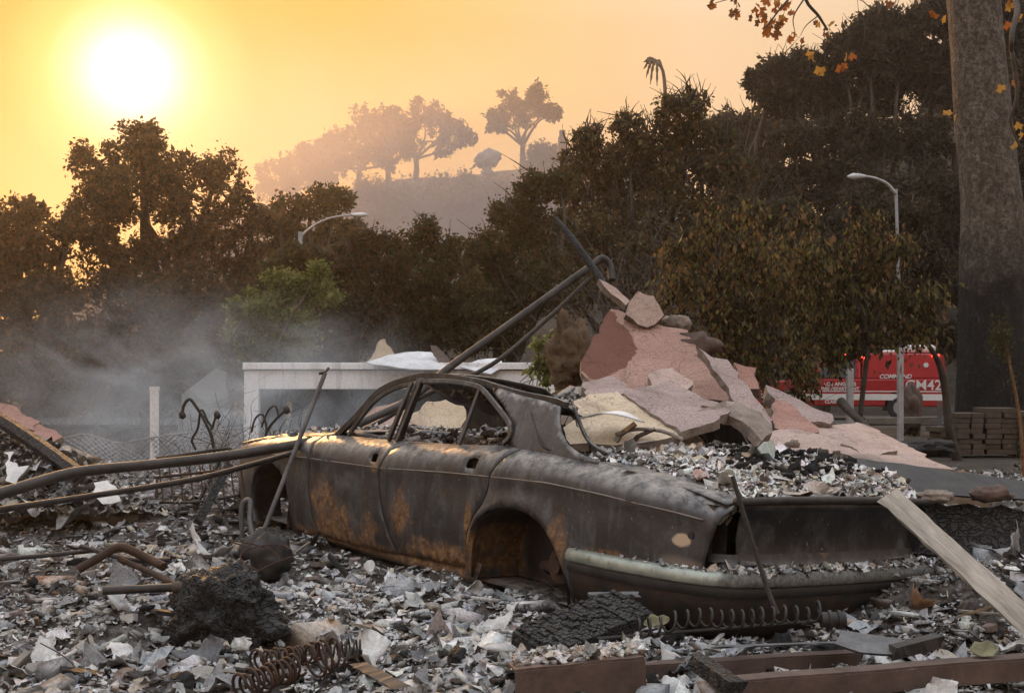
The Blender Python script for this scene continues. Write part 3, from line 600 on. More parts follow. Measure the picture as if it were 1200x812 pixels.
    q.tube(Q3([(.733, .755, .91), (.716, .655, 1.225)]), 0, sq=(.018, .026)); q.build('rear_door_frame', 'car_dark', CAR, bevel=.004)
    # window-sill ledge along the doors
    q = MB(); q.grid(np.array([[(x, sd * (S(x, z_top(x)) - d), z_top(x) + h) for d, h in ((0, 0), (.02, .004), (.05, .002), (.06, -.06))] for x in np.linspace(2.15, .22, 20)][::(-1 if sd > 0 else 1)])); q.build('window_ledge', 'car_dark', CAR, smooth=True)
    # C pillar: curved panel between the rear door and the rear window
    outl = [(.62, 1.235), (.52, 1.228), (.368, 1.205), (.12, 1.18), (.0, 1.16), (-.03, 1.10), (-.08, 1.035), (-.16, .98), (-.26, .945), (-.40, .92), (-.40, .895), (-.05, .895), (.10, .90), (.22, .91), (.285, .955), (.29, 1.02), (.345, 1.07), (.47, 1.15), (.60, 1.205)]
    cpanel('c_pillar', outl, side=sd, fn=lambda x, z: .765 - .145 * np.clip((z - .90) / .38, 0, 1.2) ** 1.25, step=.03, dent=.005, solid=.012)
    q = MB(); q.tube(smooth_path([(.22, sd * .685, 1.13), (.13, sd * .712, 1.05), (.05, sd * .742, .98), (-.03, sd * .752, .945), (-.16, sd * .72, .935), (-.22, sd * .68, .935)], 4), [.004] + [.008] * 19 + [.005], 8); q.build('window_trim', 'black_steel', CAR, smooth=True)
    q = MB(); q.tube(smooth_path([(-.02, sd * .60, 1.165), (-.07, sd * .60, 1.09), (-.15, sd * .60, 1.0), (-.26, sd * .58, .945)], 4), .010, 8); q.build('rear_window_frame', 'car_dark', CAR, smooth=True)
for sd in (1, -1):
    for nm, x0, x1 in (('swage_highlight', 3.4, 2.27), ('swage_highlight', 2.22, 1.375), ('swage_highlight', 1.352, .285), ('swage_highlight', .268, -1.10)):
        xx = np.linspace(x0, x1, 24); q = MB(); q.tube(np.stack([xx, sd * (S(xx, z_cr(xx)) - .0005), z_cr(xx) - .002], 1), .0045, 6); q.build(nm, 'crease_highlight', CAR, smooth=True)  # pale tube: the highlight along the crease is put into its colour
# cowl, bonnet, roof, deck
def surf(name, xs_, ys_, zf, mat, solid=.008, **k):
    q = MB(); q.grid(np.array([[(x, y, zf(x, y)) for y in ys_] for x in xs_])); return q.build(name, mat, CAR, smooth=True, solid=solid, **k)
wn = lambda x, y, s, sd=0: float(fbm2(np.array([x]), np.array([y]), s, 3, sd)[0])
surf('bonnet', np.linspace(2.22, 3.58, 22), np.linspace(-.735, .735, 20), lambda x, y: float(z_top(x)) + .015 + .05 * (1 - (y / .74) ** 2) - .03 * abs(wn(x, y, 2.5, 3)) - .02 * (abs(y) > .7), 'car')
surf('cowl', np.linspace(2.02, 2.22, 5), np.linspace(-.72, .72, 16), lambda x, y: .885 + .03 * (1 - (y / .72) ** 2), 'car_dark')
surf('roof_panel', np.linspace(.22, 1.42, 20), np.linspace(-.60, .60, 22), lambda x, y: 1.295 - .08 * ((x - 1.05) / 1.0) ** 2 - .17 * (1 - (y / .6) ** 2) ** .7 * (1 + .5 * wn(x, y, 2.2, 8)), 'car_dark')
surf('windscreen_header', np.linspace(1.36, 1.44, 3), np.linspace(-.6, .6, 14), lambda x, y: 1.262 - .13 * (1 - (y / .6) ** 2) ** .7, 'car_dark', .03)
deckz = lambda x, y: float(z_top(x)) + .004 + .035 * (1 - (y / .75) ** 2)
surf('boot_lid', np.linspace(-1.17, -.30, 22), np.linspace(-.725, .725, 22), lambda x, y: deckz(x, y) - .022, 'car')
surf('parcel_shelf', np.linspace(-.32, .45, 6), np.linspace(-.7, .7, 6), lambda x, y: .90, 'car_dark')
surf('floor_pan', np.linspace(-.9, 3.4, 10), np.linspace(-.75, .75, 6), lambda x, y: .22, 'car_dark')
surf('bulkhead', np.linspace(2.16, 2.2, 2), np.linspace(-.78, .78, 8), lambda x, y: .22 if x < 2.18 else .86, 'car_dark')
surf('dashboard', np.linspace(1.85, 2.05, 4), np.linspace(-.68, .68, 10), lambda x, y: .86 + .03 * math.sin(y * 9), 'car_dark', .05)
# nose panel
q = MB(); q.grid(np.array([[(3.60 + .03 * math.cos(y * 2), y, z) for y in np.linspace(-.72, .72, 12)] for z in np.linspace(.72, .30, 6)][::-1])); q.build('nose_panel', 'car_dark', CAR, smooth=True, solid=.01)
# tail: boot-lid rear face, lamp housings, valance, bumper
prof = [(-1.165, .828), (-1.19, .812), (-1.187, .79), (-1.170, .775), (-1.155, .72), (-1.148, .66), (-1.152, .60), (-1.162, .575), (-1.18, .56), (-1.185, .545)]
q = MB(); ysT = np.linspace(-.62, .62, 30)
q.grid(np.array([[(x + .035 * (1 - (y / .62) ** 2) * -1 + .004 * wn(y, z, 6), y, z - .0 * y) for x, z in prof] for y in ysT])); q.build('tail_panel', ['car_black'], CAR, smooth=True, solid=-.01)  # blue-black tail, darkened further in colour for its weaker light
q = MB(); q.tube(np.array([(-1.2 - .03 * (1 - (y / .66) ** 2), y, .822 + .012 * (1 - (y / .66) ** 2)) for y in np.linspace(-.70, .70, 16)]), .017, 8); q.build('boot_lip', 'black_steel', CAR, smooth=True)
for sd in (1, -1):
    q = MB(); yo, yi = sd * .755, sd * .615
    q.grid(np.array([[(x, y, z) for z in (.565, .65, .73, .80)] for x, y in ((-1.13, yo - sd * .004), (-.98, yo - sd * .03), (-.96, yo - sd * .07), (-.97, yi), (-1.09, yi))][::sd]))
    q.add([(-1.13, yo, .80), (-.98, yo - sd * .03, .80), (-.97, yi, .80), (-1.14, yi, .80)], [(0, 1, 2, 3)]); q.add([(-1.15, yo, .567), (-.98, yo - sd * .03, .567), (-.97, yi, .567), (-1.14, yi, .567)], [(3, 2, 1, 0)])
    q.build('tail_lamp_housing', 'car_rust', CAR)
    q = MB(); q.tube([(-1.045, sd * (S(-1.045, .665) + .004), .665), (-1.045, sd * .76, .665)], .015, 12); q.build('side_lamp_hole', 'truck_dark', CAR)
bp = [(-.37, .882, .478), (-.6, .90, .482), (-.85, .885, .488), (-1.05, .85, .492), (-1.17, .80, .495), (-1.255, .70, .496), (-1.30, .50, .498), (-1.325, .2, .50), (-1.33, 0, .50)]
bp = smooth_path(bp + [(x, -y, z) for x, y, z in bp[-2::-1]], 4)
def sweep(path, sec):
    P = np.asarray(path); T = np.gradient(P, axis=0); T[:, 2] = 0; T /= np.linalg.norm(T, axis=1)[:, None]; Nn = np.stack([T[:, 1] * -1, T[:, 0], 0 * T[:, 0]], 1)
    out = -Nn if np.dot(Nn[0], (0, 1, 0)) < 0 else Nn
    return np.array([[p + n * a + np.array([0, 0, b_]) for a, b_ in sec] for p, n in zip(P, out)])
q = MB(); sec = [(-.10, .034), (-.015, .034), (-.003, .028), (.004, .012), (.005, -.008), (-.003, -.016)]; q.grid(sweep(bp, sec)[:, ::-1]); bump = q.build('bumper', 'bumper', CAR, smooth=True, solid=.006)
q = MB(); q.grid(sweep(bp, [(-.008, -.014), (-.001, -.018), (-.002, -.052), (-.02, -.07)])[:, ::-1]); q.build('rubber_strip', 'black_steel', bump, smooth=True)
q = MB(); q.grid(sweep(bp, [(-.02, -.055), (-.03, -.11), (-.055, -.17), (-.10, -.225), (-.18, -.26), (-.30, -.28)])[:, ::-1]); q.build('rear_valance', 'orange_rust', CAR, smooth=True, solid=.006)
q = MB(); q.grid(sweep(bp, [(-.12, .10), (-.105, .045), (-.02, -.03)])[:, ::-1]); q.build('bumper_backing', 'car_dark', CAR, smooth=True)
# twisted metal scraps in the rear window opening
q = MB(); q.grid(np.array([[(x + .02 * math.sin(9 * y), y, 1.14 - .05 * abs(x) + .025 * math.sin(x * 12 + y * 7) - .02 * y) for x in np.linspace(-.20, .02, 7)] for y in np.linspace(.26, .56, 8)])); q.build('torn_roof_sheet', 'white_sheet', CAR, smooth=True, solid=.006)
for i, (a, b_, m) in enumerate([((-.10, .42, .93), (-.16, .30, 1.10), 'car_rust'), ((-.14, .34, .95), (-.22, .22, 1.08), 'orange_rust'), ((-.18, .45, .93), (-.30, .30, 1.02), 'car_rust')]):
    q = MB(); q.tube([a, (np.array(a) + b_) / 2 + (0.02, 0, .02), b_], 0, sq=(.05, .008)); q.build('torn_strip', m, CAR)

# ash and rubble heaped on the boot, the cabin, roof, bonnet and bumper: real chips lying on those surfaces
def on_car(n, x0, x1, y0, y1, zf, keep=None):
    x = RNG.uniform(x0, x1, n); y = RNG.uniform(y0, y1, n)
    if keep is not None: k = keep(x, y) > RNG.uniform(0, 1, n); x, y = x[k], y[k]
    return car_w(np.stack([x, y, zf(x, y)], 1))
heap = lambda x, y: z_top(x) + .03 + .045 * sstep(.62, -.2, y) * sstep(-1.2, -.9, x) * (.7 + .6 * fbm2(x, y, 3, 3, 12))
gx, gy = np.meshgrid(np.linspace(-1.12, -.12, 60), np.linspace(-.74, .70, 70), indexing='ij')
hz = np.where(heap(gx, gy) - z_top(gx) > 0, heap(gx, gy), 0) + .015 * fbm2(gx, gy, 14, 3, 2) - .10 * np.clip((gy - .50) / .2, 0, 1) - .03 * np.clip((-1.06 - gx) / .06, 0, 1)
o = obj('ash_heap', mesh_np('ash_heap', car_w(np.stack([gx, gy, hz], 2).reshape(-1, 3)), gridfaces(60, 70), smooth=True), 'ash_pale'); tag(o, 'mound of pale ash and grit lying on the car boot', 'ash', kind='stuff')
hz2 = lambda x, y: heap(x, y) + .015 * fbm2(x, y, 14, 3, 2) - .10 * np.clip((y - .50) / .2, 0, 1) - .03 * np.clip((-1.06 - x) / .06, 0, 1) + .008
A1 = on_car(9000, -1.16, -.14, -.74, .68, hz2, lambda x, y: 1.05 - sstep(.45, .70, y) * .9); A2 = on_car(1500, -1.16, -.14, -.74, .62, hz2, lambda x, y: 1 - sstep(.4, .62, y) * .9)
pale = dict(white=3.4, light=2.6, beige=1.6, grey=.9, blue=.6, brown=.35, char=.4, pink=.2)
A3 = on_car(170, -1.0, -.3, -.7, .3, lambda x, y: hz2(x, y) + .02, lambda x, y: sstep(.0, .4, fbm2(x, y, 3, 2, 31)))
joinm('boot_ash', [flakes(A1, np.exp(RNG.normal(math.log(.0095), .6, len(A1))), colors(len(A1), pale), .45), chunks(A2, np.clip(np.exp(RNG.normal(math.log(.010), .5, len(A2))), .004, .017), colors(len(A2), pale), ((.5, 1), (.3, .8))),
      chunks(A3, np.exp(RNG.normal(math.log(.013), .4, len(A3))), colors(len(A3), dict(char=1)), ((.5, 1), (.4, .9)))], 'chips_pale', label='pale ash flakes and black cinders strewn over the car boot', cat='ash flakes', kind='stuff')
cab = lambda x, y: .86 + .07 * fbm2(x, y, 3, 3, 21) + .05 * (y < 0)
gx, gy = np.meshgrid(np.linspace(.1, 2.0, 50), np.linspace(-.70, .70, 40), indexing='ij')
o = obj('cabin_debris', mesh_np('cabin_debris', car_w(np.stack([gx, gy, cab(gx, gy)], 2).reshape(-1, 3)), gridfaces(50, 40), smooth=True), 'rubble_bed'); tag(o, 'burnt debris filling the car cabin up to the window ledge', 'debris', kind='stuff')
B1 = on_car(2600, .15, 2.0, -.7, .68, lambda x, y: cab(x, y) + .01); B2 = on_car(500, .15, 2.0, -.7, .68, lambda x, y: cab(x, y) + .02)
dk = dict(mid=2.2, brown=2, char=2.4, grey=1.5, light=.5, beige=.4)
joinm('cabin_flakes', [flakes(B1, np.exp(RNG.normal(math.log(.018), .5, len(B1))), colors(len(B1), dk), .5), chunks(B2, np.exp(RNG.normal(math.log(.022), .5, len(B2))), colors(len(B2), dk), ((.3, 1), (.2, .6)))], 'chips', label='dark burnt scraps lying inside the car cabin', cat='debris', kind='stuff')
rz_ = lambda x, y: 1.31 - .08 * ((x - 1.05) / 1.0) ** 2 - .17 * (1 - (y / .6) ** 2) ** .7
C1 = on_car(900, .25, 1.40, -.56, .56, rz_); C2 = on_car(800, 2.1, 3.5, -.70, .70, lambda x, y: z_top(x) + .035 + .05 * (1 - (y / .74) ** 2))
rd_ = dict(mid=1.5, grey=2, light=2, white=1, beige=1, char=1, brown=1)
D1 = []
tb = np.linspace(0, 1, 3600); idx = (tb * (len(bp) - 1)).astype(int); ph = RNG.uniform(-.14, -.005, 3600); sw = sweep(bp, [(0, 0)])[:, 0]; sw1 = sweep(bp, [(1, 0)])[:, 0] - sw
keepb = (np.abs(sw[idx, 1]) < .72) | (RNG.uniform(0, 1, 3600) < .10); D1 = car_w((sw[idx] + sw1[idx] * ph[:, None] + np.array([0, 0, .042]))[keepb])
joinm('car_top_flakes', [flakes(np.concatenate([C1, C2]), np.exp(RNG.normal(math.log(.014), .5, len(C1) + len(C2))), colors(len(C1) + len(C2), rd_), .4),
      flakes(D1, np.exp(RNG.normal(math.log(.011), .5, len(D1))), colors(len(D1), pale), .5)], 'chips', label='grey ash flakes lying on the car roof, bonnet and bumper', cat='ash flakes', kind='stuff')

# ------------------------------------------------------------------ bent pipes, rods and posts
def pts(*a): return [at(*p) for p in a]
def rod(name, path, r, mat, label, cat, n=10, smooth=5, jitter=0.0, parent=None, **k):
    P = smooth_path(path, smooth) if smooth else np.array(path)
    if jitter: P = P + jitter * np.stack([vnoise(P * 3 + i * 9) for i in range(3)], 1)
    rr = r if np.isscalar(r) else np.interp(np.linspace(0, 1, len(P)), np.linspace(0, 1, len(r)), r)
    q = MB(); q.tube(P, rr, n); o = q.build(name, mat, parent, smooth=True, angle=50)
    if label: tag(o, label, cat, **k)
    return o
rod('steel_pipe', pts((-60, 588, 5.4), (0, 578, 5.7), (85, 554, 6.2), (170, 545, 6.6), (260, 535, 7.0), (340, 522, 7.4), (388, 510, 7.75), (440, 488, 8.1), (480, 468, 8.4), (530, 428, 8.7), (600, 378, 9.0), (690, 314, 9.4), (706, 303, 9.45), (715, 312, 9.45), (717, 328, 9.4)), [.031, .032, .030, .032, .031, .029, .031, .030, .032, .030, .031],
    'pipe_steel', 'thick bent dark pipe running from the left over the bonnet and up behind the car', 'pipe', 12)
rod('steel_pipe', pts((-60, 607, 5.5), (0, 597, 5.8), (100, 582, 6.4), (220, 563, 6.9), (300, 543, 7.3), (385, 518, 7.8), (440, 497, 8.2), (500, 462, 8.6), (575, 428, 8.9), (640, 375, 9.2), (692, 326, 9.4)), .018,
    'pipe_steel', 'thinner dark pipe running just below the thick bent pipe', 'pipe', 10)
rod('charred_post', pts((650, 255, 9.3), (672, 282, 9.2), (700, 322, 9.1), (718, 350, 9.0)), [.02, .032, .036, .036], 'char', 'pointed charred post sticking up from the rubble slabs', 'post', 8, 3)
# the rod with a hooked tip and a round socket, planted before the front wheel
rt = empty('hooked_rod', at(305, 642, 6.6)); tag(rt, 'thin dark rod with a hooked tip leaning before the front wheel', 'rod')
def rel(P, o): return [np.asarray(p) - np.array(o.location) for p in P]
q = MB(); q.tube(rel(pts((305, 632, 6.6), (345, 530, 6.75), (381, 437, 6.9)), rt), .014, 8); q.build('shaft', 'grey_steel', rt, smooth=True, angle=50)
q = MB(); q.tube(rel(pts((374, 438, 6.88), (381, 436, 6.9), (385, 431, 6.92)), rt), .009, 6); q.build('hook', 'black_steel', rt, smooth=True)
q = MB(); q.tube(rel(pts((307, 618, 6.6), (306, 630, 6.6), (303, 640, 6.6), (300, 652, 6.62), (299, 662, 6.6)), rt), [.02, .06, .10, .12, .07], 12); q.build('base', 'black_steel', rt, smooth=True)
# bent hoop of tube next to it
rod('bent_tube', pts((284, 630, 6.9), (283, 596, 6.9), (287, 587, 6.9), (293, 588, 6.9), (293, 612, 6.85), (300, 640, 6.75)), .016, 'grey_steel', 'bent hairpin tube standing beside the hooked rod', 'tube', 8)
rod('leaning_plank', pts((232, 612, 7.3), (268, 545, 7.6)), .04, 'char', 'flat charred plank leaning behind the bent tube', 'plank', 4, 0)
for i, (P, r, m, lb) in enumerate([
    (pts((0, 655, 5.3), (60, 650, 5.35), (128, 643, 5.4)), .011, 'black_steel', 'thin straight black rod lying at the far left'),
    (pts((92, 667, 5.0), (118, 652, 5.05), (140, 641, 5.1), (165, 650, 5.1), (192, 664, 5.0)), .020, 'rust_spring', 'kinked dark tube lying left of the charred lump'),
    (pts((120, 692, 4.7), (165, 690, 4.75), (205, 688, 4.75)), .018, 'black_steel', 'short black pipe with a pale end by the charred lump'),
    (pts((95, 640, 5.35), (150, 655, 5.2), (200, 656, 5.1)), .012, 'black_steel', 'slender dark bar behind the kinked tube'),
    (pts((140, 655, 5.1), (180, 672, 4.95), (212, 690, 4.8)), .014, 'rust_spring', 'rusty bar crossing under the kinked tube')]):
    rod('metal_tube', P, r, m, lb, 'tube', 8, 4)
rod('pipe_end', pts((203, 688, 4.72), (216, 687, 4.72)), .024, 'paver', 'pale ceramic pipe collar beside the charred lump', 'collar', 10, 0)
# car aerial-like rod at the tail
rt = rod('broken_rod', pts((858, 558, 4.52), (868, 590, 4.5), (885, 645, 4.48), (900, 690, 4.45), (912, 720, 4.42)), .010, 'black_steel', 'thin black twisted rod hanging across the car tail', 'rod', 6, 3, .004)
# curved wire hose on the boot heap
rod('curved_hose', pts((722, 509, 5.72), (745, 503, 5.76), (775, 505, 5.72), (800, 515, 5.65)), .010, 'grey_wood', 'curved grey hose lying on the boot heap by the cream slab', 'hose', 8)

# charred lump
def lump(name, c, rad, mat, seed=0, n=(60, 40), amp=.35, sc=2.4, flat=.0, label=None, cat=None, rot=0):
    u, v = np.meshgrid(np.linspace(0, 2 * math.pi, n[0], endpoint=False), np.linspace(0.02, math.pi - .02, n[1]), indexing='ij')
    D = np.stack([np.cos(u) * np.sin(v), np.sin(u) * np.sin(v), np.cos(v)], 2).reshape(-1, 3)
    r = 1 + amp * fbm(D * sc + seed * 5.1, 5, 2.1, .6); P = D * r[:, None] * np.array(rad)
    c_, s_ = math.cos(rot), math.sin(rot); P = np.stack([P[:, 0] * c_ - P[:, 1] * s_, P[:, 0] * s_ + P[:, 1] * c_, P[:, 2]], 1)
    a, b_ = n; i, j = np.meshgrid(np.arange(a), np.arange(b_ - 1), indexing='ij'); k0 = (i * b_ + j).ravel(); k1 = (((i + 1) % a) * b_ + j).ravel()
    me = mesh_np(name, P, np.stack([k0, k0 + 1, k1 + 1, k1], 1), smooth=True)
    o = obj(name, me, mat); o.location = c
    if label: tag(o, label, cat)
    return o
c = at(262, 688, 4.75); lump('charred_lump', (c[0], c[1], .22), (.27, .19, .21), 'char', 3, (130, 80), .24, 1.9, label='big black charred lump of wood lying on the ash at the left', cat='charcoal', rot=-.75)
c = at(318, 655, 6.2); lump('burnt_bulb', (c[0], c[1], .24), (.11, .11, .14), 'black_steel', 5, (30, 20), .2, label='burnt dark round fitting at the foot of the hooked rod', cat='fitting')
for i in range(3):
    a = at(300 + 10 * i, 672 + 6 * i, 5.6); P = [a + np.array([.12 * math.cos(t), .05 * math.sin(t), .06 + .10 * math.sin(t * .5 + i)]) for t in np.linspace(0, 4.5, 10)]
    rod('wire_loop', P, .004, 'rust_spring', 'loop of thin rusty wire beside the charred lump', 'wire', 5, 3, group='rusty wire loops by the charred lump')

# ------------------------------------------------------------------ broken stucco slabs
def slab(name, corners, thick, mats, label, cat='slab', rag=.016, seg=.06, group=None, parent=None, seed=0, nrm_to=None, bowl=0.0):
    C = np.array([at(*c_) for c_ in corners]); c0 = C.mean(0); u_, s_, vt = np.linalg.svd(C - c0); n = vt[2]
    if np.dot(n, np.array([0, 0, CAM_H]) - c0) < 0: n = -n
    ax = vt[0]; ay = np.cross(n, ax); P2 = np.stack([(C - c0) @ ax, (C - c0) @ ay], 1); rg = np.random.default_rng(seed + len(corners))
    out = []
    for i in range(len(P2)):
        a, b_ = P2[i], P2[(i + 1) % len(P2)]; L = np.linalg.norm(b_ - a); k = max(1, int(L / seg)); nn = np.array([-(b_ - a)[1], (b_ - a)[0]]) / (L + 1e-9)
        w = np.cumsum(rg.normal(0, rag, k + 1)); w = w - np.linspace(0, 1, k + 1) * w[-1]; w[0] = 0
        for t in range(k): out.append(tuple(a + (b_ - a) * t / k + nn * np.clip(w[t], -.05, .05)))
    V, Fs = cdt(out, step=max(.05, math.sqrt(abs(np.ptp(P2[:, 0]) * np.ptp(P2[:, 1]))) / 14)); m = len(V)
    hgt = .006 * fbm2(V[:, 0], V[:, 1], 6, 3, seed) + bowl * (V[:, 0] ** 2)
    top = V[:, :1] * ax + V[:, 1:] * ay + n * hgt[:, None]; bot = top - n * thick + rg.normal(0, thick * .08, (m, 3))
    q = MB(); fx = []
    for f in Fs:
        nn = np.cross(top[f[1]] - top[f[0]], top[f[2]] - top[f[0]]); fx.append(f if np.dot(nn, n) > 0 else f[::-1])
    q.add(np.concatenate([top, bot]), fx, 0)
    for f in fx: q.f.append([i + m for i in f[::-1]]); q.mi.append(1)
    ec = {}
    for f in fx:
        for a, b_ in zip(f, f[1:] + f[:1]): ec[(a, b_)] = ec.get((a, b_), 0) + 1
    for (a, b_) in ec:
        if (b_, a) not in ec: q.f.append([b_, a, a + m, b_ + m]); q.mi.append(1)
    o = q.build(name, list(mats) + (['concrete_edge'] if len(mats) == 1 else []), parent); o.location = c0
    if label: tag(o, label, cat, group)
    return o
SL = [
 ('rose_dark_patch', [(681, 440, 8.3), (693, 400, 8.6), (716, 362, 8.95), (735, 366, 8.9), (760, 378, 8.8), (806, 388, 8.75), (826, 425, 8.45), (858, 470, 8.05), (800, 470, 8.05), (735, 468, 8.0), (700, 455, 8.15)], .07, 'tall leaning rose-pink stucco slab behind the boot'),
 ('pink_stucco', [(733, 370, 8.75), (738, 352, 8.75), (748, 341, 8.8), (766, 347, 8.8), (778, 370, 8.75), (768, 379, 8.7), (748, 380, 8.7)], .10, 'rounded pale pink stucco lump on top of the tall leaning slab'),
 ('pink_stucco', [(702, 326, 9.0), (722, 338, 9.0), (738, 352, 8.95), (734, 357, 8.9), (716, 345, 8.95)], .06, 'small pink stucco sliver beside the charred post'),
 ('mauve_stucco', [(818, 407, 8.2), (834, 418, 8.1), (853, 420, 8.05), (872, 446, 7.8), (906, 496, 7.4), (890, 500, 7.3), (862, 474, 7.6), (846, 446, 7.85)], .07, 'long mauve stucco strip leaning right of the tall slab'),
 ('rose_stucco', [(860, 424, 8.5), (886, 431, 8.45), (890, 456, 8.3), (872, 456, 8.3)], .08, 'small dark rose stucco block behind the mauve strip'),
 ('mauve_stucco', [(898, 449, 8.0), (938, 467, 7.9), (975, 486, 7.8), (973, 497, 7.65), (945, 492, 7.6), (918, 476, 7.75), (899, 462, 7.9)], .09, 'thick grey-pink stucco slab lying right of the mauve strip'),
 ('rose_stucco', [(909, 464, 7.75), (925, 476, 7.7), (960, 505, 7.3), (935, 512, 7.2), (908, 502, 7.3)], .06, 'dark pink stucco wedge under the grey-pink slab'),
 ('pink_stucco', [(935, 503, 7.6), (965, 498, 7.8), (1004, 494, 8.1), (1030, 503, 7.9), (1062, 520, 7.4), (1120, 551, 6.6), (1060, 548, 6.5), (1000, 536, 6.6), (955, 520, 6.9)], .06, 'broad flat pink stucco slab on the right of the heap'),
 ('pink_stucco', [(880, 508, 6.7), (930, 502, 6.9), (965, 510, 6.75), (985, 527, 6.4), (960, 541, 6.1), (915, 547, 5.95), (882, 536, 6.1), (870, 520, 6.4)], .06, 'pale pink stucco slab lying at the right end of the boot'),
 ('cream_stucco', [(672, 470, 6.25), (690, 461, 6.35), (724, 459, 6.4), (760, 480, 6.15), (800, 508, 5.85), (770, 517, 5.75), (720, 522, 5.68), (694, 520, 5.68), (678, 500, 5.9)], .05, 'cream yellow stucco slab lying on the back of the car'),
 ('mauve_stucco', [(683, 448, 6.75), (716, 439, 6.85), (728, 446, 6.75), (738, 460, 6.55), (712, 466, 6.45), (688, 464, 6.5)], .06, 'mauve stucco piece lying on the left end of the cream slab'),
 ('mauve_stucco', [(730, 462, 6.35), (760, 452, 6.5), (786, 445, 6.65), (824, 468, 6.35), (856, 482, 6.2), (828, 497, 5.95), (798, 506, 5.8), (762, 485, 6.05)], .05, 'cracked mauve stucco slab overlapping the cream slab'),
 ('cream_stucco', [(470, 492, 10.6), (500, 470, 10.8), (535, 468, 10.8), (546, 482, 10.7), (540, 500, 10.5), (500, 502, 10.5)], .08, 'cream stucco slab seen through the car windows'),
 ('pink_stucco', [(425, 500, 10.2), (440, 478, 10.4), (480, 468, 10.5), (484, 498, 10.3)], .08, 'pink stucco slab seen through the front window of the car'),
 ('concrete_edge', [(796, 508, 5.95), (822, 478, 6.15), (850, 470, 6.3), (852, 478, 6.25), (826, 490, 6.1), (806, 512, 5.92)], .05, 'left half of a broken concrete arch over the boot heap'),
 ('concrete_edge', [(822, 476, 6.2), (862, 470, 6.35), (892, 482, 6.3), (904, 500, 6.2), (893, 516, 6.0), (880, 500, 6.1), (846, 480, 6.2)], .06, 'right half of a broken concrete arch over the boot heap'),
 ('pink_stucco', [(985, 520, 7.0), (1030, 512, 7.2), (1052, 528, 6.9), (1020, 538, 6.7)], .05, 'thin pink stucco flake lying on the broad flat slab'),
 ('mauve_stucco', [(846, 470, 7.3), (872, 470, 7.35), (905, 496, 7.0), (880, 508, 6.8), (856, 492, 7.0)], .06, 'mauve stucco piece at the foot of the long leaning strip'),
 ('pink_stucco', [(760, 440, 7.7), (790, 428, 7.8), (812, 448, 7.6), (800, 466, 7.3), (770, 462, 7.35)], .05, 'pink stucco piece propped against the tall slab'),
 ('mauve_stucco', [(1040, 552, 6.6), (1085, 545, 6.8), (1120, 560, 6.5), (1075, 570, 6.3)], .05, 'mauve stucco piece at the right end of the heap'),
 ('cream_stucco', [(660, 502, 5.8), (674, 490, 5.9), (688, 506, 5.75), (690, 520, 5.62), (668, 520, 5.6)], .05, 'small white stucco block beside the rear window'),
 ('rose_stucco', [(640, 470, 8.0), (668, 452, 8.2), (690, 462, 8.0), (676, 480, 7.8)], .05, 'rose stucco piece behind the torn roof sheet'),
 ('concrete_edge', [(1000, 540, 6.35), (1030, 536, 6.4), (1050, 550, 6.2), (1036, 566, 6.0), (1006, 568, 6.0)], .04, 'rough grey plaster board under the flat pink slab'),
]
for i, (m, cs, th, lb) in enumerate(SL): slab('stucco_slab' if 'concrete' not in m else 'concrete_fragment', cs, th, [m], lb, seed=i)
c = at(668, 410, 9.3); lump('tan_boulder', (c[0], c[1], c[2] - .05), (.17, .15, .30), 'rock', 8, (50, 36), .34, label='tall tan rough boulder standing left of the leaning slab', cat='boulder')
c = at(612, 478, 0.1 + 8.6)
for i, (px, py, Y, r, lb) in enumerate([(607, 470 - 14, 7.2, .045, 'small dark stone wedged at the rear window'), (800, 466, 6.55, .045, 'grey stone lying on the cracked mauve slab'), (820, 405, 8.7, .13, 'dark rough stone on the right shoulder of the tall slab'),
                              (795, 380, 8.9, .09, 'dark stone beside the rounded pink lump'), (930, 520, 6.4, .03, 'small grey stone on the pale pink slab'), (1090, 468, 9.0, .0, '')]):
    if r: c = at(px, py, Y); lump('stone', c, (r * 1.2, r, r * .8), 'concrete_edge' if i != 2 else 'brown_steel', i, (14, 9), .5, label=lb, cat='stone')
# earth bank under the slabs so nothing hangs in the air
def mound(name, c, rad, mat, seed, label, cat): return lump(name, c, rad, mat, seed, (60, 30), .22, 2.2, label=label, cat=cat)
o = mound('rubble_mound', (1.55, 9.0, .1), (1.05, .6, 1.15), 'rock', 2, 'heap of earth and rubble under the tall leaning slab', 'mound'); o['kind'] = 'stuff'
o = mound('rubble_mound', (2.55, 7.55, .0), (1.15, .75, .60), 'rock', 4, 'low heap of rubble under the flat pink slabs', 'mound'); o['kind'] = 'stuff'

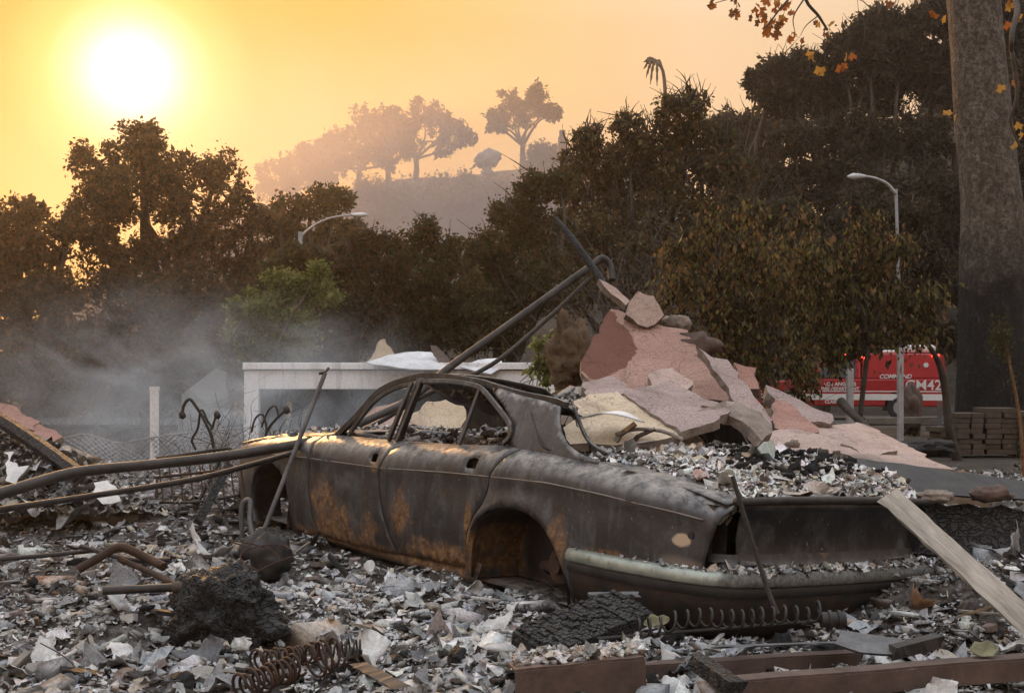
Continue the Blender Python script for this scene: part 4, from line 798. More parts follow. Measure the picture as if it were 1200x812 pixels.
# ------------------------------------------------------------------ planks, beams, plates, springs in the foreground
def plank(name, a, b_, w, t, mat, label, cat='plank', rag=.004, upv=None, seg=14, parent=None, group=None):
    a, b_ = np.array(a), np.array(b_); d = b_ - a; L = np.linalg.norm(d); d /= L; upv = np.array(upv if upv is not None else (0, 0, 1.0)); sdv = np.cross(d, upv); sdv /= np.linalg.norm(sdv); nv = np.cross(sdv, d)
    q = MB(); rows = []
    for i in range(seg + 1):
        p = i / seg * L; e = rag * RNG.normal(0, 1, 4) * (2.5 if i in (0, seg) else 1); wv = nv * .006 * math.sin(i * .9)
        rows.append([np.array([p + (RNG.normal(0, .01) if i in (0, seg) else 0), s_ * w / 2 + e[k], h * t / 2 + e[k] * .3]) for k, (s_, h) in enumerate(((1, 1), (-1, 1), (-1, -1), (1, -1)))])
    V = np.array(rows).reshape(-1, 3); Fs = [(i * 4 + j, i * 4 + (j + 1) % 4, (i + 1) * 4 + (j + 1) % 4, (i + 1) * 4 + j) for i in range(seg) for j in range(4)] + [(3, 2, 1, 0), tuple(seg * 4 + k for k in range(4))]
    q.add(V, [f[::-1] for f in Fs]); o = q.build(name, mat, parent)
    Mx = Matrix((tuple(d) , tuple(sdv), tuple(nv))).transposed().to_4x4(); Mx.translation = Vector(a); o.matrix_world = Mx
    if label: tag(o, label, cat, group)
    return o
plank('wooden_board', at(1042, 582, 5.15), at(1215, 738, 4.25), .10, .018, 'pale_wood', 'long pale wooden board leaning from the car tail to the lower right', 'board', .003, upv=(-.25, -.75, .6))
plank('timber', at(860, 531, 5.75), at(932, 566, 5.35), .07, .05, 'tan_wood', 'charred tan timber lying on the boot heap below the pink slab', 'timber')
plank('timber', at(905, 535, 5.85), at(950, 552, 5.6), .05, .04, 'tan_wood', 'shorter tan timber behind the boot-heap timber', 'timber')
plank('timber', at(950, 545, 5.6), at(966, 578, 5.35), .05, .02, 'tan_wood', 'small splintered upright stick at the end of the boot', 'stick')
# charred alligatored plank by the rear wheel: blocks cut as separate rows
cp = empty('charred_plank'); A_, B_ = at(628, 752, 4.05), at(742, 706, 4.42); d_ = B_ - A_
L_ = np.linalg.norm(d_); d_ /= L_; upv = np.array([.10, -.30, .95]); upv -= d_ * np.dot(upv, d_); upv /= np.linalg.norm(upv); sv = np.cross(d_, upv)
Mx = Matrix((tuple(d_), tuple(-sv), tuple(upv))).transposed().to_4x4(); Mx.translation = Vector(A_); cp.matrix_world = Mx; tag(cp, 'black charred plank with cracked blocky surface below the rear bumper', 'plank')
q = MB(); q.box((-.02, -.10, -.05), (L_, .10, .0)); q.build('core', 'char', cp)
x = 0.0; bs = []
while x < L_ - .02:
    dx = RNG.uniform(.018, .032); y = -.105
    while y < .10:
        dy = RNG.uniform(.016, .036); h = RNG.uniform(.006, .018); bs.append(((x + .002, y + .002, -.006), (min(x + dx, L_), min(y + dy, .106), h))); y += dy
    x += dx
q = MB()
for lo, hi in bs: q.box(lo, hi)
o = q.build('char_blocks', 'char', cp, bevel=.003); o['kind'] = 'stuff'
plank('metal_flashing', at(690, 697, 4.55), at(748, 696, 4.55), .06, .012, 'grey_steel', 'small flat grey plate on top of the charred plank', 'plate')
# steel angles across the bottom right
def angle_iron(name, a, b_, w, h, t, mat, label, tiltup=(0, 0, 1)):
    a, b_ = np.array(a), np.array(b_); e = empty(name, tuple(a)); tag(e, label, 'beam'); d = b_ - a; L = np.linalg.norm(d); d /= L; s_ = np.cross(d, tiltup); s_ /= np.linalg.norm(s_); n = np.cross(s_, d)
    Mx = Matrix((tuple(d), tuple(s_), tuple(n))).transposed().to_4x4(); Mx.translation = Vector(a); e.matrix_world = Mx
    def strip(y0, y1, z0, z1):
        q = MB(); k = 24; rows = []
        for i in range(k + 1):
            xx = L * i / k; j = .0012 * math.sin(i * .5) + .0005 * RNG.normal()
            rows.append([(xx, y0, z0 + j), (xx, y1, z0 + j), (xx, y1, z1 + j), (xx, y0, z1 + j)])
        V = np.array(rows).reshape(-1, 3); q.add(V, [(i * 4 + jj, (i + 1) * 4 + jj, (i + 1) * 4 + (jj + 1) % 4, i * 4 + (jj + 1) % 4) for i in range(k) for jj in range(4)] + [(0, 1, 2, 3), (k * 4 + 3, k * 4 + 2, k * 4 + 1, k * 4)]); return q
    strip(0, t, -h, 0).build('flange', mat, e); strip(t + .002, w, -t, 0).build('flange', mat, e); return e
angle_iron('steel_beam', at(604, 788, 3.62), at(756, 772, 3.72), -.10, .115, -.008, 'brown_steel', 'short brown steel channel with rubble on it at the bottom centre')
angle_iron('steel_beam', at(752, 782, 3.95), at(1010, 766, 4.2), -.06, .05, -.006, 'brown_steel', 'long thin dark brown steel angle right of the short channel')
angle_iron('steel_beam', at(868, 800, 3.62), at(1230, 771, 3.95), -.07, .07, -.007, 'brown_steel', 'wide brown steel angle along the bottom right edge')
plank('charred_stick', at(815, 774, 3.75), at(862, 806, 3.5), .05, .05, 'char', 'black charred stick end between the two long steel angles', 'stick')
plank('steel_strap', at(835, 758, 4.05), at(1000, 752, 4.15), .025, .006, 'grey_steel', 'thin bluish steel strap in front of the black spring', 'strap')
# grey spade-like plate
sp = slab('spade_plate', [(978, 752, 4.0), (986, 738, 4.12), (1015, 742, 4.1), (1056, 747, 4.05), (1050, 766, 3.92), (1008, 764, 3.93)], .008, ['grey_steel', 'black_steel'], 'dark grey curved metal plate with a bolt hole at the lower right', 'plate', rag=.002, seed=50)
plank('steel_bracket', at(1046, 764, 3.93), at(1098, 750, 4.02), .05, .04, 'black_steel', 'black metal bracket joined to the grey curved plate', 'bracket')
def coil(name, a, b_, r, turns, wire, mat, label, taper=1.0, parent=None, cat='spring'):
    a, b_ = np.array(a), np.array(b_); d = b_ - a; L = np.linalg.norm(d); d /= L; u = np.cross(d, (0, 0, 1.0)); u /= np.linalg.norm(u); v = np.cross(u, d); n = int(turns * 14)
    t = np.linspace(0, 1, n); t = t + .012 * np.sin(t * 23); rr = r * (1 + (taper - 1) * t) * (1 + .06 * np.sin(t * 40)); P = a + t[:, None] * L * d + rr[:, None] * (np.cos(t * turns * 2 * math.pi)[:, None] * u + np.sin(t * turns * 2 * math.pi)[:, None] * v)
    P = P + .016 * np.stack([vnoise(np.stack([t * 9, t * 0 + i + L * 50, t * 0], 1)) for i in range(3)], 1)
    q = MB(); q.tube(P, wire, 5); o = q.build(name, mat, parent, smooth=True)
    if label: tag(o, label, cat)
    return o
cs = empty('coil_spring', tuple(at(860, 735, 4.2))); tag(cs, 'long black coil spring lying on ash below the car tail', 'spring')
def relc(p): return np.asarray(p) - np.array(cs.location)
coil('coil', relc(at(745, 746, 4.12) + (0, 0, .04)), relc(at(968, 724, 4.32) + (0, 0, .03)), .032, 17, .005, 'black_steel', None, parent=cs)
q = MB(); q.tube(relc(np.array([at(700, 748, 4.1), at(975, 726, 4.32)])), .006, 6); q.tube(relc(np.array([at(962, 726, 4.3), at(990, 726, 4.3)])), .03, 12); q.tube(relc(np.array([at(970, 726, 4.3), at(974, 726, 4.3)])), .037, 12); q.tube(relc(np.array([at(981, 726, 4.3), at(985, 726, 4.3)])), .037, 12); q.build('damper_end', 'black_steel', cs, smooth=True, angle=40)
coil('coil_spring', at(283, 806, 3.55), at(352, 778, 3.75), .038, 11, .0055, 'rust_spring', 'thick rusty coil spring nearest the bottom edge')
coil('coil_spring', at(296, 778, 3.72), at(372, 762, 3.95), .032, 12, .0045, 'rust_spring', 'rusty coil spring behind the nearest rusty spring')
coil('coil_spring', at(366, 772, 3.80), at(396, 764, 3.86), .05, 4, .005, 'rust_spring', 'wide loose orange-rusted spring ring between the springs')
coil('coil_spring', at(388, 760, 3.95), at(424, 757, 3.97), .027, 7, .004, 'black_steel', 'short grey spring on the pale ash right of the rusty springs')
plank('black_strap', at(420, 778, 3.7), at(470, 806, 3.5), .06, .006, 'black_steel', 'black metal strap right of the rusty springs', 'strap')
def leafy(name, c, size, mat, label, cat, seed, curl=.6, rot=0):
    r = np.random.default_rng(seed); u, v = np.meshgrid(np.linspace(-1, 1, 9), np.linspace(-1, 1, 9), indexing='ij'); w = np.sqrt(np.clip(1 - u ** 2, .02, 1)) * (1 + .12 * np.sin(u * 7 + seed))
    P = np.stack([u, v * w * .7, curl * (v * w) ** 2 + .3 * u ** 2 + .10 * fbm2(u, v, 2.2, 3, seed)], 2).reshape(-1, 3) * size
    q = MB().add(P, gridfaces(9, 9).tolist()); o = q.build(name, mat, smooth=True, solid=.002); o.location = c; o.rotation_euler = (r.uniform(.3, .9), r.uniform(-.4, .4), rot); tag(o, label, cat); return o
leafy('dry_leaf', at(1073, 712, 4.35), .075, 'brown_leafmat', 'curled brown dry leaf standing on the ash near the leaning board', 'leaf', 1, .9, 1.4)
leafy('dry_leaf', at(1152, 764, 3.95), .055, 'green_scrap', 'olive green dry leaf at the lower right', 'leaf', 2, .3, .4)
leafy('dry_leaf', at(770, 732, 4.2), .05, 'green_scrap', 'pale green crumpled leaf right of the charred plank', 'leaf', 3, .4, .1)
# gutter sheet over the right rear, its shaded face put into the black colour
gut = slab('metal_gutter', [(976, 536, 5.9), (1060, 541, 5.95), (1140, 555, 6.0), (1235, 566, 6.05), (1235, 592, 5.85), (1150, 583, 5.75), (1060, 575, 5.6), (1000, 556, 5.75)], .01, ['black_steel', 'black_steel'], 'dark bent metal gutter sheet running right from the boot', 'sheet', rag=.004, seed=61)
slab('shade_panel', [(1046, 590, 5.72), (1120, 592, 5.8), (1240, 596, 5.9), (1240, 668, 5.75), (1120, 655, 5.65), (1060, 640, 5.6)], .03, ['char', 'char'], 'black panel added for the dark shade below the gutter sheet', 'board', seed=64)  # added panel; its black colour stands for the shade in the hollow
lump('burnt_roll', at(1160, 578, 5.6), (.10, .06, .04), 'brown_steel', 7, (26, 18), .25, label='rust brown crumpled bundle under the gutter sheet at the right', cat='bundle')
lump('burnt_roll', at(1095, 582, 5.55), (.09, .05, .03), 'concrete_edge', 9, (26, 18), .25, label='grey crumpled bundle below the gutter sheet', cat='bundle')

# ------------------------------------------------------------------ loose larger debris, each piece its own thing
def crumpled(seed, n=11, asp=.75, amp=.34, torn=.18):
    r = np.random.default_rng(seed); u, v = np.meshgrid(np.linspace(-1, 1, n), np.linspace(-1, 1, n), indexing='ij')
    k = r.normal(0, .35, 3); ridge = np.abs(fbm2(u, v, 1.1, 3, seed)); z = k[0] * u ** 2 + k[1] * v ** 2 * .5 + k[2] * u * v + amp * ridge * 1.6 + amp * .5 * fbm2(u, v, 2.6, 2, seed + 3)
    rr = np.maximum(np.abs(u), np.abs(v)); tj = 1 - torn * rr ** 3 * (1 + 2 * vnoise(np.stack([np.arctan2(u, v).ravel() * 1.7, u.ravel() * 0 + seed, u.ravel() * 0], 1)).reshape(u.shape))
    P = np.stack([u * tj, v * tj * asp, z * .8], 2).reshape(-1, 3); f = gridfaces(n, n); m = len(P); Q = P - (0, 0, .03)
    bd = [i * n for i in range(n - 1)] + [(n - 1) * n + j for j in range(n - 1)] + [i * n + n - 1 for i in range(n - 1, 0, -1)] + [j for j in range(n - 1, 0, -1)]
    sidef = np.array([(bd[i], bd[(i + 1) % len(bd)], bd[(i + 1) % len(bd)] + m, bd[i] + m) for i in range(len(bd))])
    return mesh_np('ash_sheet', np.concatenate([P, Q]), np.concatenate([f, f[:, ::-1] + m, sidef]), smooth=False)
def shard(seed):
    r = np.random.default_rng(seed); k = r.integers(5, 8); an = np.sort(r.uniform(0, 6.28, k)); rad = r.uniform(.6, 1.1, k); P = np.stack([np.cos(an) * rad, np.sin(an) * rad * r.uniform(.5, .9)], 1); t = r.uniform(.10, .3)
    V = np.concatenate([np.c_[P, np.full(k, t) + r.normal(0, .05, k)], np.c_[P * r.uniform(.85, 1.1), np.full(k, -t)]]); q = MB(); q.add(V, [list(range(k)), list(range(2 * k - 1, k - 1, -1))] + [(i, i + k, (i + 1) % k + k, (i + 1) % k) for i in range(k)])
    me = bpy.data.meshes.new('shard'); me.from_pydata(V.tolist(), [], q.f); me.update(); return me
def stick(seed):
    r = np.random.default_rng(seed); k = 6; q = MB(); V = []
    for i in range(k):
        for a, b_ in ((1, 1), (-1, 1), (-1, -1), (1, -1)): V.append((-1 + 2 * i / (k - 1) + r.normal(0, .02), a * .08 + r.normal(0, .012) + .04 * math.sin(i + seed), b_ * .05 + r.normal(0, .01)))
    me = bpy.data.meshes.new('stick'); me.from_pydata(V, [], [(i * 4 + j, (i + 1) * 4 + j, (i + 1) * 4 + (j + 1) % 4, i * 4 + (j + 1) % 4) for i in range(k - 1) for j in range(4)] + [(0, 1, 2, 3), (k * 4 - 1, k * 4 - 2, k * 4 - 3, k * 4 - 4)]); me.update(); return me
def charcoal(seed):
    r = np.random.default_rng(seed); n0, n1 = 16, 10; u, v = np.meshgrid(np.linspace(0, 2 * math.pi, n0, endpoint=False), np.linspace(.05, math.pi - .05, n1), indexing='ij')
    D = np.stack([np.cos(u) * np.sin(v), np.sin(u) * np.sin(v), np.cos(v)], 2).reshape(-1, 3); D = np.sign(D) * np.abs(D) ** .7; P = D * (1 + .3 * fbm(D * 2 + seed * 7, 3))[:, None] * np.array([1, r.uniform(.35, .7), r.uniform(.3, .6)])
    i, j = np.meshgrid(np.arange(n0), np.arange(n1 - 1), indexing='ij'); a = (i * n1 + j).ravel(); b_ = (((i + 1) % n0) * n1 + j).ravel(); return mesh_np('charcoal', P, np.stack([a, a + 1, b_ + 1, b_], 1))
def wirem(seed):
    r = np.random.default_rng(seed + 40); P = np.cumsum(r.normal(0, 1, (7, 3)) * (.3, .3, .1) + (.25, 0, 0), 0); P = P - P.mean(0); P[:, 2] = np.abs(P[:, 2]) * .6; q = MB(); q.tube(smooth_path(list(P), 5), .014, 4)
    me = bpy.data.meshes.new('wire'); me.from_pydata(np.concatenate(q.v).tolist(), [], q.f); me.update(); return me
MARKS = [tuple(at(px, py, Y)[:2]) + (w,) for px, py, Y, w in [(262, 690, 4.75, 'by the charred lump'), (605, 680, 5.1, 'below the rear wheel arch'), (450, 660, 6.0, 'along the car sill'), (340, 785, 3.7, 'around the rusty springs'), (680, 770, 3.85, 'around the short steel channel'),
    (1130, 690, 4.4, 'beside the leaning board'), (860, 740, 4.3, 'around the black coil spring'), (100, 610, 7.2, 'at the foot of the fallen wall'), (230, 590, 7.6, 'under the two long pipes'), (140, 660, 5.1, 'by the kinked tube'), (60, 770, 3.8, 'at the bottom left corner'), (320, 640, 6.4, 'by the front wheel arch'),
    (500, 740, 4.4, 'on the pale ash in the middle foreground'), (1000, 800, 3.6, 'around the wide steel angle'), (1060, 650, 4.9, 'right of the rear bumper'), (60, 690, 4.8, 'on the ash at the left edge'), (520, 800, 3.6, 'at the bottom edge left of the steel channel'), (250, 530, 9.5, 'around the metal chair frame'), (1100, 560, 7.5, 'behind the gutter sheet'), (420, 700, 5.0, 'on the ash right of the charred lump')]]
HUE = {'ash_sheet': 'grey', 'paper_white': 'white', 'grey_steel': 'dark metallic', 'plaster_chunk': 'buff', 'concrete_edge': 'brownish', 'mauve_stucco': 'mauve', 'grey_wood': 'grey', 'char': 'black', 'pale_wood': 'pale', 'tan_wood': 'tan', 'rust_spring': 'rusty', 'black_steel': 'black'}
KINDS = [('ash_sheet', [crumpled(i) for i in range(7)], ['ash_sheet', 'paper_white', 'ash_sheet', 'grey_steel'], (.04, .12), 'crumpled %s ash sheet', 'ash sheet', 'crumpled ash sheets in the rubble', 110, .03),
         ('plaster_shard', [shard(i) for i in range(8)], ['plaster_chunk', 'paper_white', 'concrete_edge', 'mauve_stucco'], (.025, .07), 'broken %s plaster shard', 'shard', 'plaster shards in the rubble', 130, .03),
         ('charcoal_chunk', [charcoal(i) for i in range(6)], ['char'], (.025, .075), '%s charcoal chunk', 'charcoal', 'charcoal chunks in the rubble', 60, .02),
         ('bent_wire', [wirem(i) for i in range(6)], ['rust_spring', 'black_steel'], (.10, .26), '%s bent wire', 'wire', 'bent wires in the rubble', 36, .035),
         ('wood_splinter', [stick(i) for i in range(5)], ['grey_wood', 'char', 'pale_wood', 'tan_wood', 'char'], (.06, .20), '%s wood splinter', 'splinter', 'wood splinters in the rubble', 90, .025)]
for nm, meshes, mats, (s0, s1_), lb, cat, grp, num, lift in KINDS:
    lib = []
    for me in meshes:
        for m in mats[:]:
            c_ = me.copy(); c_.materials.append(MATS[m]); lib.append(c_)
    P = scatter(num * 3, -5, 5, 3.7, 10.5, lift, False); P = P[~in_car(P, .12)]
    P = P[(P[:, 1] > 3.6) & (np.abs(P[:, 0]) < .46 * P[:, 1])][:num]
    for p in P:
        o = bpy.data.objects.new(nm, lib[RNG.integers(len(lib))]); COL.objects.link(o); o.location = p; s_ = RNG.uniform(s0, s1_) * RNG.uniform(.7, 1.0); o.scale = (s_, s_, s_)
        w = min(MARKS, key=lambda m: (m[0] - p[0]) ** 2 + (m[1] - p[1]) ** 2)[2]
        o.rotation_euler = (RNG.normal(0, .25), RNG.normal(0, .25), RNG.uniform(0, 6.28)); tag(o, lb % HUE[o.data.materials[0].name] + ' ' + w, cat, grp)
# rubble lying on the short steel channel and on the fallen wall
def on_quad(c, n):
    a = [at(*q_) for q_ in c]; u = RNG.uniform(0, 1, (n, 1)); v = RNG.uniform(0, 1, (n, 1)); return (a[0] * (1 - u) + a[1] * u) * (1 - v) + (a[3] * (1 - u) + a[2] * u) * v
Q1 = on_quad([(606, 784, 3.66), (754, 768, 3.76), (750, 756, 4.0), (600, 772, 3.9)], 420) + (0, 0, .012); Q2 = on_quad([(-30, 510, 8.6), (60, 525, 8.5), (190, 602, 7.75), (-30, 606, 7.3)], 2600) + (0, 0, .03)
joinm('rubble_scatter', [flakes(Q1[:200], np.exp(RNG.normal(math.log(.02), .4, 200)), colors(200, dict(beige=1, light=2, white=1, grey=2, mid=1)), .4), chunks(Q1[:420], np.clip(np.exp(RNG.normal(math.log(.011), .5, 420)), .004, .02), colors(420, dict(beige=2, light=2, white=1.5, grey=1, brown=1)), ((.3, 1), (.2, .6)))], 'chips', label='pale chips lying on the short steel channel', cat='rubble', kind='stuff')
joinm('rubble_scatter', [flakes(Q2, np.exp(RNG.normal(math.log(.028), .5, 2600)), colors(2600, dict(mid=3, brown=2, grey=2, beige=1.3, light=1, char=1.5)), .35)], 'chips', label='burnt flakes lying on the fallen wall panel', cat='ash flakes', kind='stuff')

# ------------------------------------------------------------------ left: collapsed panel, wire rack, fence, iron stems, garage
slab('fallen_wall', [(-40, 505, 8.6), (0, 497, 8.7), (45, 510, 8.7), (120, 556, 8.3), (186, 596, 7.9), (150, 598, 7.7), (60, 594, 7.65), (-40, 586, 7.7)], .08, ['grey_wood'], 'fallen weathered wall panel sloping down at the far left', 'panel', seed=71)
slab('stucco_slab', [(-30, 470, 9.4), (20, 474, 9.3), (48, 494, 9.1), (40, 506, 8.95), (-30, 484, 9.1)], .07, ['rose_stucco'], 'brown-pink stucco slab on top of the fallen wall at the left edge', 'slab', seed=72)
slab('stucco_slab', [(18, 486, 9.2), (48, 496, 9.05), (74, 512, 8.9), (60, 520, 8.8), (30, 508, 8.9)], .06, ['rose_stucco'], 'small brown-pink stucco piece lower on the fallen wall', 'slab', seed=73)
slab('white_scrap', [(4, 530, 7.9), (16, 528, 7.9), (22, 548, 7.7), (34, 545, 7.7), (18, 566, 7.5), (6, 562, 7.55)], .006, ['paper_white', 'paper_white'], 'torn white sheet hanging on the fallen wall', 'sheet', seed=74)
slab('white_scrap', [(110, 566, 7.6), (126, 562, 7.6), (142, 588, 7.3), (120, 590, 7.3)], .006, ['paper_white', 'paper_white'], 'torn white sheet at the foot of the fallen wall', 'sheet', seed=75)
rod('charred_beam', pts((-40, 470, 8.7), (0, 492, 8.5), (50, 525, 8.2), (92, 556, 7.9)), .055, 'char', 'black charred beam lying diagonally on the fallen wall', 'beam', 6, 3)
rk = empty('wire_rack', tuple(at(240, 570, 8.2))); tag(rk, 'rusty tangled metal chair frame left of the car nose', 'frame')
lo = np.array(rk.location)
def rkrod(nm, P, r, m='rust_spring'): q = MB(); q.tube(smooth_path([np.array(p) - lo for p in P], 4), r, 6); q.build(nm, m, rk, smooth=True)
rkrod('top_hoop', pts((184, 537, 8.3), (215, 533, 8.3), (260, 526, 8.3), (271, 527, 8.3), (272, 538, 8.3)), .014, 'pipe_steel')
rkrod('top_hoop', pts((182, 542, 8.2), (225, 541, 8.2), (262, 536, 8.2), (268, 548, 8.2)), .010, 'pipe_steel')
rkrod('rail', pts((180, 560, 8.1), (240, 553, 8.1), (290, 548, 8.1)), .010); rkrod('rail', pts((178, 588, 8.0), (230, 588, 8.0), (280, 580, 8.0)), .012, 'pipe_steel')
for x in np.arange(186, 285, 12): rkrod('bar', pts((x, 545, 8.2), (x + 3, 570, 8.1), (x + 6, 590, 8.0)), .006)
rkrod('leg', pts((228, 596, 8.0), (247, 560, 8.15), (262, 530, 8.25)), .014, 'black_steel'); rkrod('leg', pts((262, 600, 7.9), (240, 565, 8.1)), .013, 'black_steel'); rkrod('leg', pts((183, 600, 8.0), (184, 560, 8.1)), .010)
# burnt iron stems with drooping lamp heads
def stem(P, r, label, head=None):
    e = empty('iron_stem', tuple(P[-1])); tag(e, label, 'ornament'); l_ = np.array(P[-1]); q = MB(); q.tube(smooth_path([p - l_ for p in P], 6) + .015 * np.stack([vnoise(smooth_path(P, 6) * 6 + i) for i in range(3)], 1), r, 6); q.build('stem', 'black_steel', e, smooth=True)
    if head is not None: h = head - l_; q = MB(); q.tube([h + (0, 0, .02), h, h + (.01, 0, -.03), h + (.02, 0, -.045)], [.01, .026, .03, .012], 7); q.build('lamp_head', 'black_steel', e, smooth=True)
stem(pts((213, 486, 9.2), (215, 474, 9.2), (222, 467, 9.2), (230, 478, 9.2), (240, 495, 9.2), (248, 512, 9.2), (252, 530, 9.2)), .013, 'tall burnt iron stem with drooping head left of the garage post', at(213, 484, 9.2))
stem(pts((230, 528, 9.3), (225, 515, 9.3), (232, 500, 9.3), (236, 480, 9.3), (244, 492, 9.3), (250, 500, 9.3)), .010, 'crooked burnt iron stem in front of the drooping one')
stem(pts((254, 484, 9.3), (250, 500, 9.3), (247, 503, 9.3)), .010, 'short burnt iron stub with a bud beside the crooked stem', at(254, 484, 9.3))
stem(pts((335, 479, 9.2), (325, 490, 9.2), (315, 503, 9.2), (312, 518, 9.2)), .012, 'burnt iron stem leaning right with a round head by the garage post', at(335, 478, 9.2))
stem(pts((296, 505, 9.2), (300, 490, 9.2), (308, 486, 9.2), (314, 498, 9.2), (313, 515, 9.2)), .009, 'thin hooped iron stem in front of the garage post')
stem(pts((308, 500, 9.3), (314, 482, 9.3), (322, 478, 9.3), (328, 490, 9.3)), .008, 'small hooped iron stem right of the garage post')
# chain-link fence
FP = 15.0
fence = empty('chain_fence', tuple(at(181, 560, FP))); tag(fence, 'sagging chain-link fence with one white post behind the rubble', 'fence'); l_ = np.array(fence.location)
def fpt(u, v):   # u px, v 0..1 height ; the mesh sags between posts
    zt = np.interp(u, [-60, 60, 100, 140, 180, 240, 300], [500, 516, 508, 520, 512, 505, 500]); b_ = 575
    return at(u, b_ + (zt - b_) * v, FP + .15 * math.sin(u * .05) + .25 * v * math.sin(u * .021)) - l_
q = MB(); q.tube(np.array([at(181, 582, FP), at(181, 456, FP)]) - l_, .058, 10); q.build('post', 'white_paint', fence, smooth=True, angle=40)
q = MB(); q.tube([at(181, 457, FP) - l_, at(181, 453, FP) - l_], .066, 10); q.build('post_cap', 'white_paint', fence, smooth=True, angle=40)
q = MB(); N = 46; K = 11
for i in range(N + K):
    for s_ in (1, -1):
        P = []
        for k in range(K + 1):
            j = i - K + k if s_ > 0 else i - k
            if 0 <= j <= N: P.append(fpt(-60 + j * 360 / N, k / K))
        if len(P) > 1: q.tube(P, .0055, 3, caps=False)
o = q.build('wire_mesh', 'galv', fence); o['kind'] = 'stuff'
q = MB(); q.tube([fpt(u, 1) for u in np.linspace(-60, 300, 40)], .008, 5); q.tube([fpt(u, .55) for u in np.linspace(-60, 300, 40)], .006, 5); q.build('tension_wire', 'galv', fence)
# garage
GD = 20.0
def gp(px, py, d=0): return at(px, py, GD + d)
gar = empty('garage', tuple(gp(285, 545))); tag(gar, 'white garage front with wide open doorway behind the car', 'garage'); l_ = np.array(gar.location)
def gbox(nm, x0, y0, x1, y1, d0, d1, mat):
    a, b_ = gp(x0, y1), gp(x1, y0); q = MB(); q.box(np.array([a[0], GD + d0, a[2]]) - l_, np.array([b_[0], GD + d1, b_[2]]) - l_); return q.build(nm, mat, gar, bevel=.01)
gbox('fascia_board', 286, 425, 650, 433, -.12, .2, 'sooty_white'); gbox('header_beam', 290, 434, 650, 456, -.04, .16, 'sooty_white'); gbox('corner_post', 286, 435, 304, 560, -.06, .12, 'sooty_white'); gbox('corner_post', 620, 456.5, 650, 560, -.06, .12, 'sooty_white')
gbox('back_wall', 300, 440, 640, 560, 3.2, 3.35, 'grey_wall'); gbox('side_wall', 288, 434, 292, 560, .2, 3.2, 'grey_wall'); gbox('roof_deck', 290, 431, 640, 433, .2, 3.2, 'grey_wall')
q = MB()
for i in range(5): a = gp(284 + i * 5, 427 + RNG.uniform(-3, 5)); q.tube(np.array([a, a + (.06, .1, .03), a + (.14, .05, -.02)]) - l_, .05, 5)
q.build('charred_eave', 'char', gar)
def sheet(name, c, label, mat='white_sheet', seed=1, thick=.02): return slab(name, c, thick, [mat, mat], label, 'sheet', rag=.02, seg=.2, seed=seed)
sheet('roof_sheet', [(428, 426, 19.6), (455, 415, 20.2), (490, 410, 20.6), (505, 413, 20.6), (520, 424, 20.2), (530, 432, 19.6), (480, 431, 19.4)], 'large white bent roof sheet lying on the garage', seed=81)
sheet('roof_sheet', [(540, 430, 19.8), (560, 422, 20.2), (586, 419, 20.4), (592, 430, 20), (575, 438, 19.6)], 'smaller white bent roof sheet at the right of the garage roof', seed=82)
slab('gable_board', [(430, 424, 21), (444, 400, 21.1), (451, 397, 21.1), (462, 414, 21), (450, 422, 21)], .05, ['cream_stucco'], 'tan triangular gable fragment above the garage roof', 'board', seed=83)
slab('burnt_sheet', [(504, 404, 20.2), (512, 406, 20.2), (532, 432, 19.8), (524, 434, 19.8)], .02, ['brown_steel', 'brown_steel'], 'dark brown bent strip standing on the garage roof', 'sheet', seed=84)
slab('low_wall', [(208, 505, 22), (212, 462, 22), (232, 448, 22.1), (252, 432, 22.1), (266, 436, 22.1), (270, 505, 22)], .25, ['grey_wall', 'grey_wall'], 'broken low grey masonry wall left of the garage in smoke', 'wall', rag=.05, seg=.25, seed=86)

# ------------------------------------------------------------------ trees
PALS = {'oak': [(.05, .042, .018), (.085, .055, .025), (.045, .038, .018), (.12, .065, .027)], 'scorch': [(.07, .05, .022), (.05, .048, .018), (.04, .045, .016), (.10, .062, .026), (.065, .07, .024)],  # oak leaf colours are warmed to carry the sun's backlight
        'green': [(.13, .155, .04), (.18, .20, .06), (.08, .10, .03), (.2, .19, .08)], 'olive': [(.07, .068, .025), (.10, .08, .032), (.04, .04, .017), (.14, .105, .042), (.13, .07, .032)],
        'red': [(.085, .04, .02), (.06, .045, .02), (.05, .05, .02), (.035, .03, .015)], 'big': [(.10, .085, .03), (.17, .125, .045), (.05, .042, .018), (.18, .10, .045), (.03, .024, .012), (.12, .11, .035), (.025, .02, .01)],
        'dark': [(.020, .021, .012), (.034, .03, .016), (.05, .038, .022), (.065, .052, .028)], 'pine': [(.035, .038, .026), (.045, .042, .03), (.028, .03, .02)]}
def leaves(C, size, pal, droop=0.0, asp=.5, rng=RNG):
    n = len(C); d = rng.normal(0, 1, (n, 3)); d /= np.linalg.norm(d, axis=1)[:, None]; d = d * (1 - droop) + np.array([0, 0, -1.0]) * droop; d /= np.linalg.norm(d, axis=1)[:, None]
    s = np.cross(d, rng.normal(0, 1, (n, 3))); s /= np.linalg.norm(s, axis=1)[:, None] + 1e-9; L = size * np.exp(rng.normal(0, .3, n))[:, None]; W = L * asp * .5
    nn = np.cross(d, s) * L * rng.uniform(-.15, .15, (n, 1))
    V = np.stack([C, C + d * L * .5 + s * W + nn, C + d * L, C + d * L * .5 - s * W + nn], 1).reshape(-1, 3); Fq = np.arange(n * 4).reshape(-1, 4)
    col = np.array(PALS[pal])[rng.integers(0, len(PALS[pal]), n)] * rng.uniform(.7, 1.3, (n, 1)); return V, Fq, np.repeat(col, 4, 0)
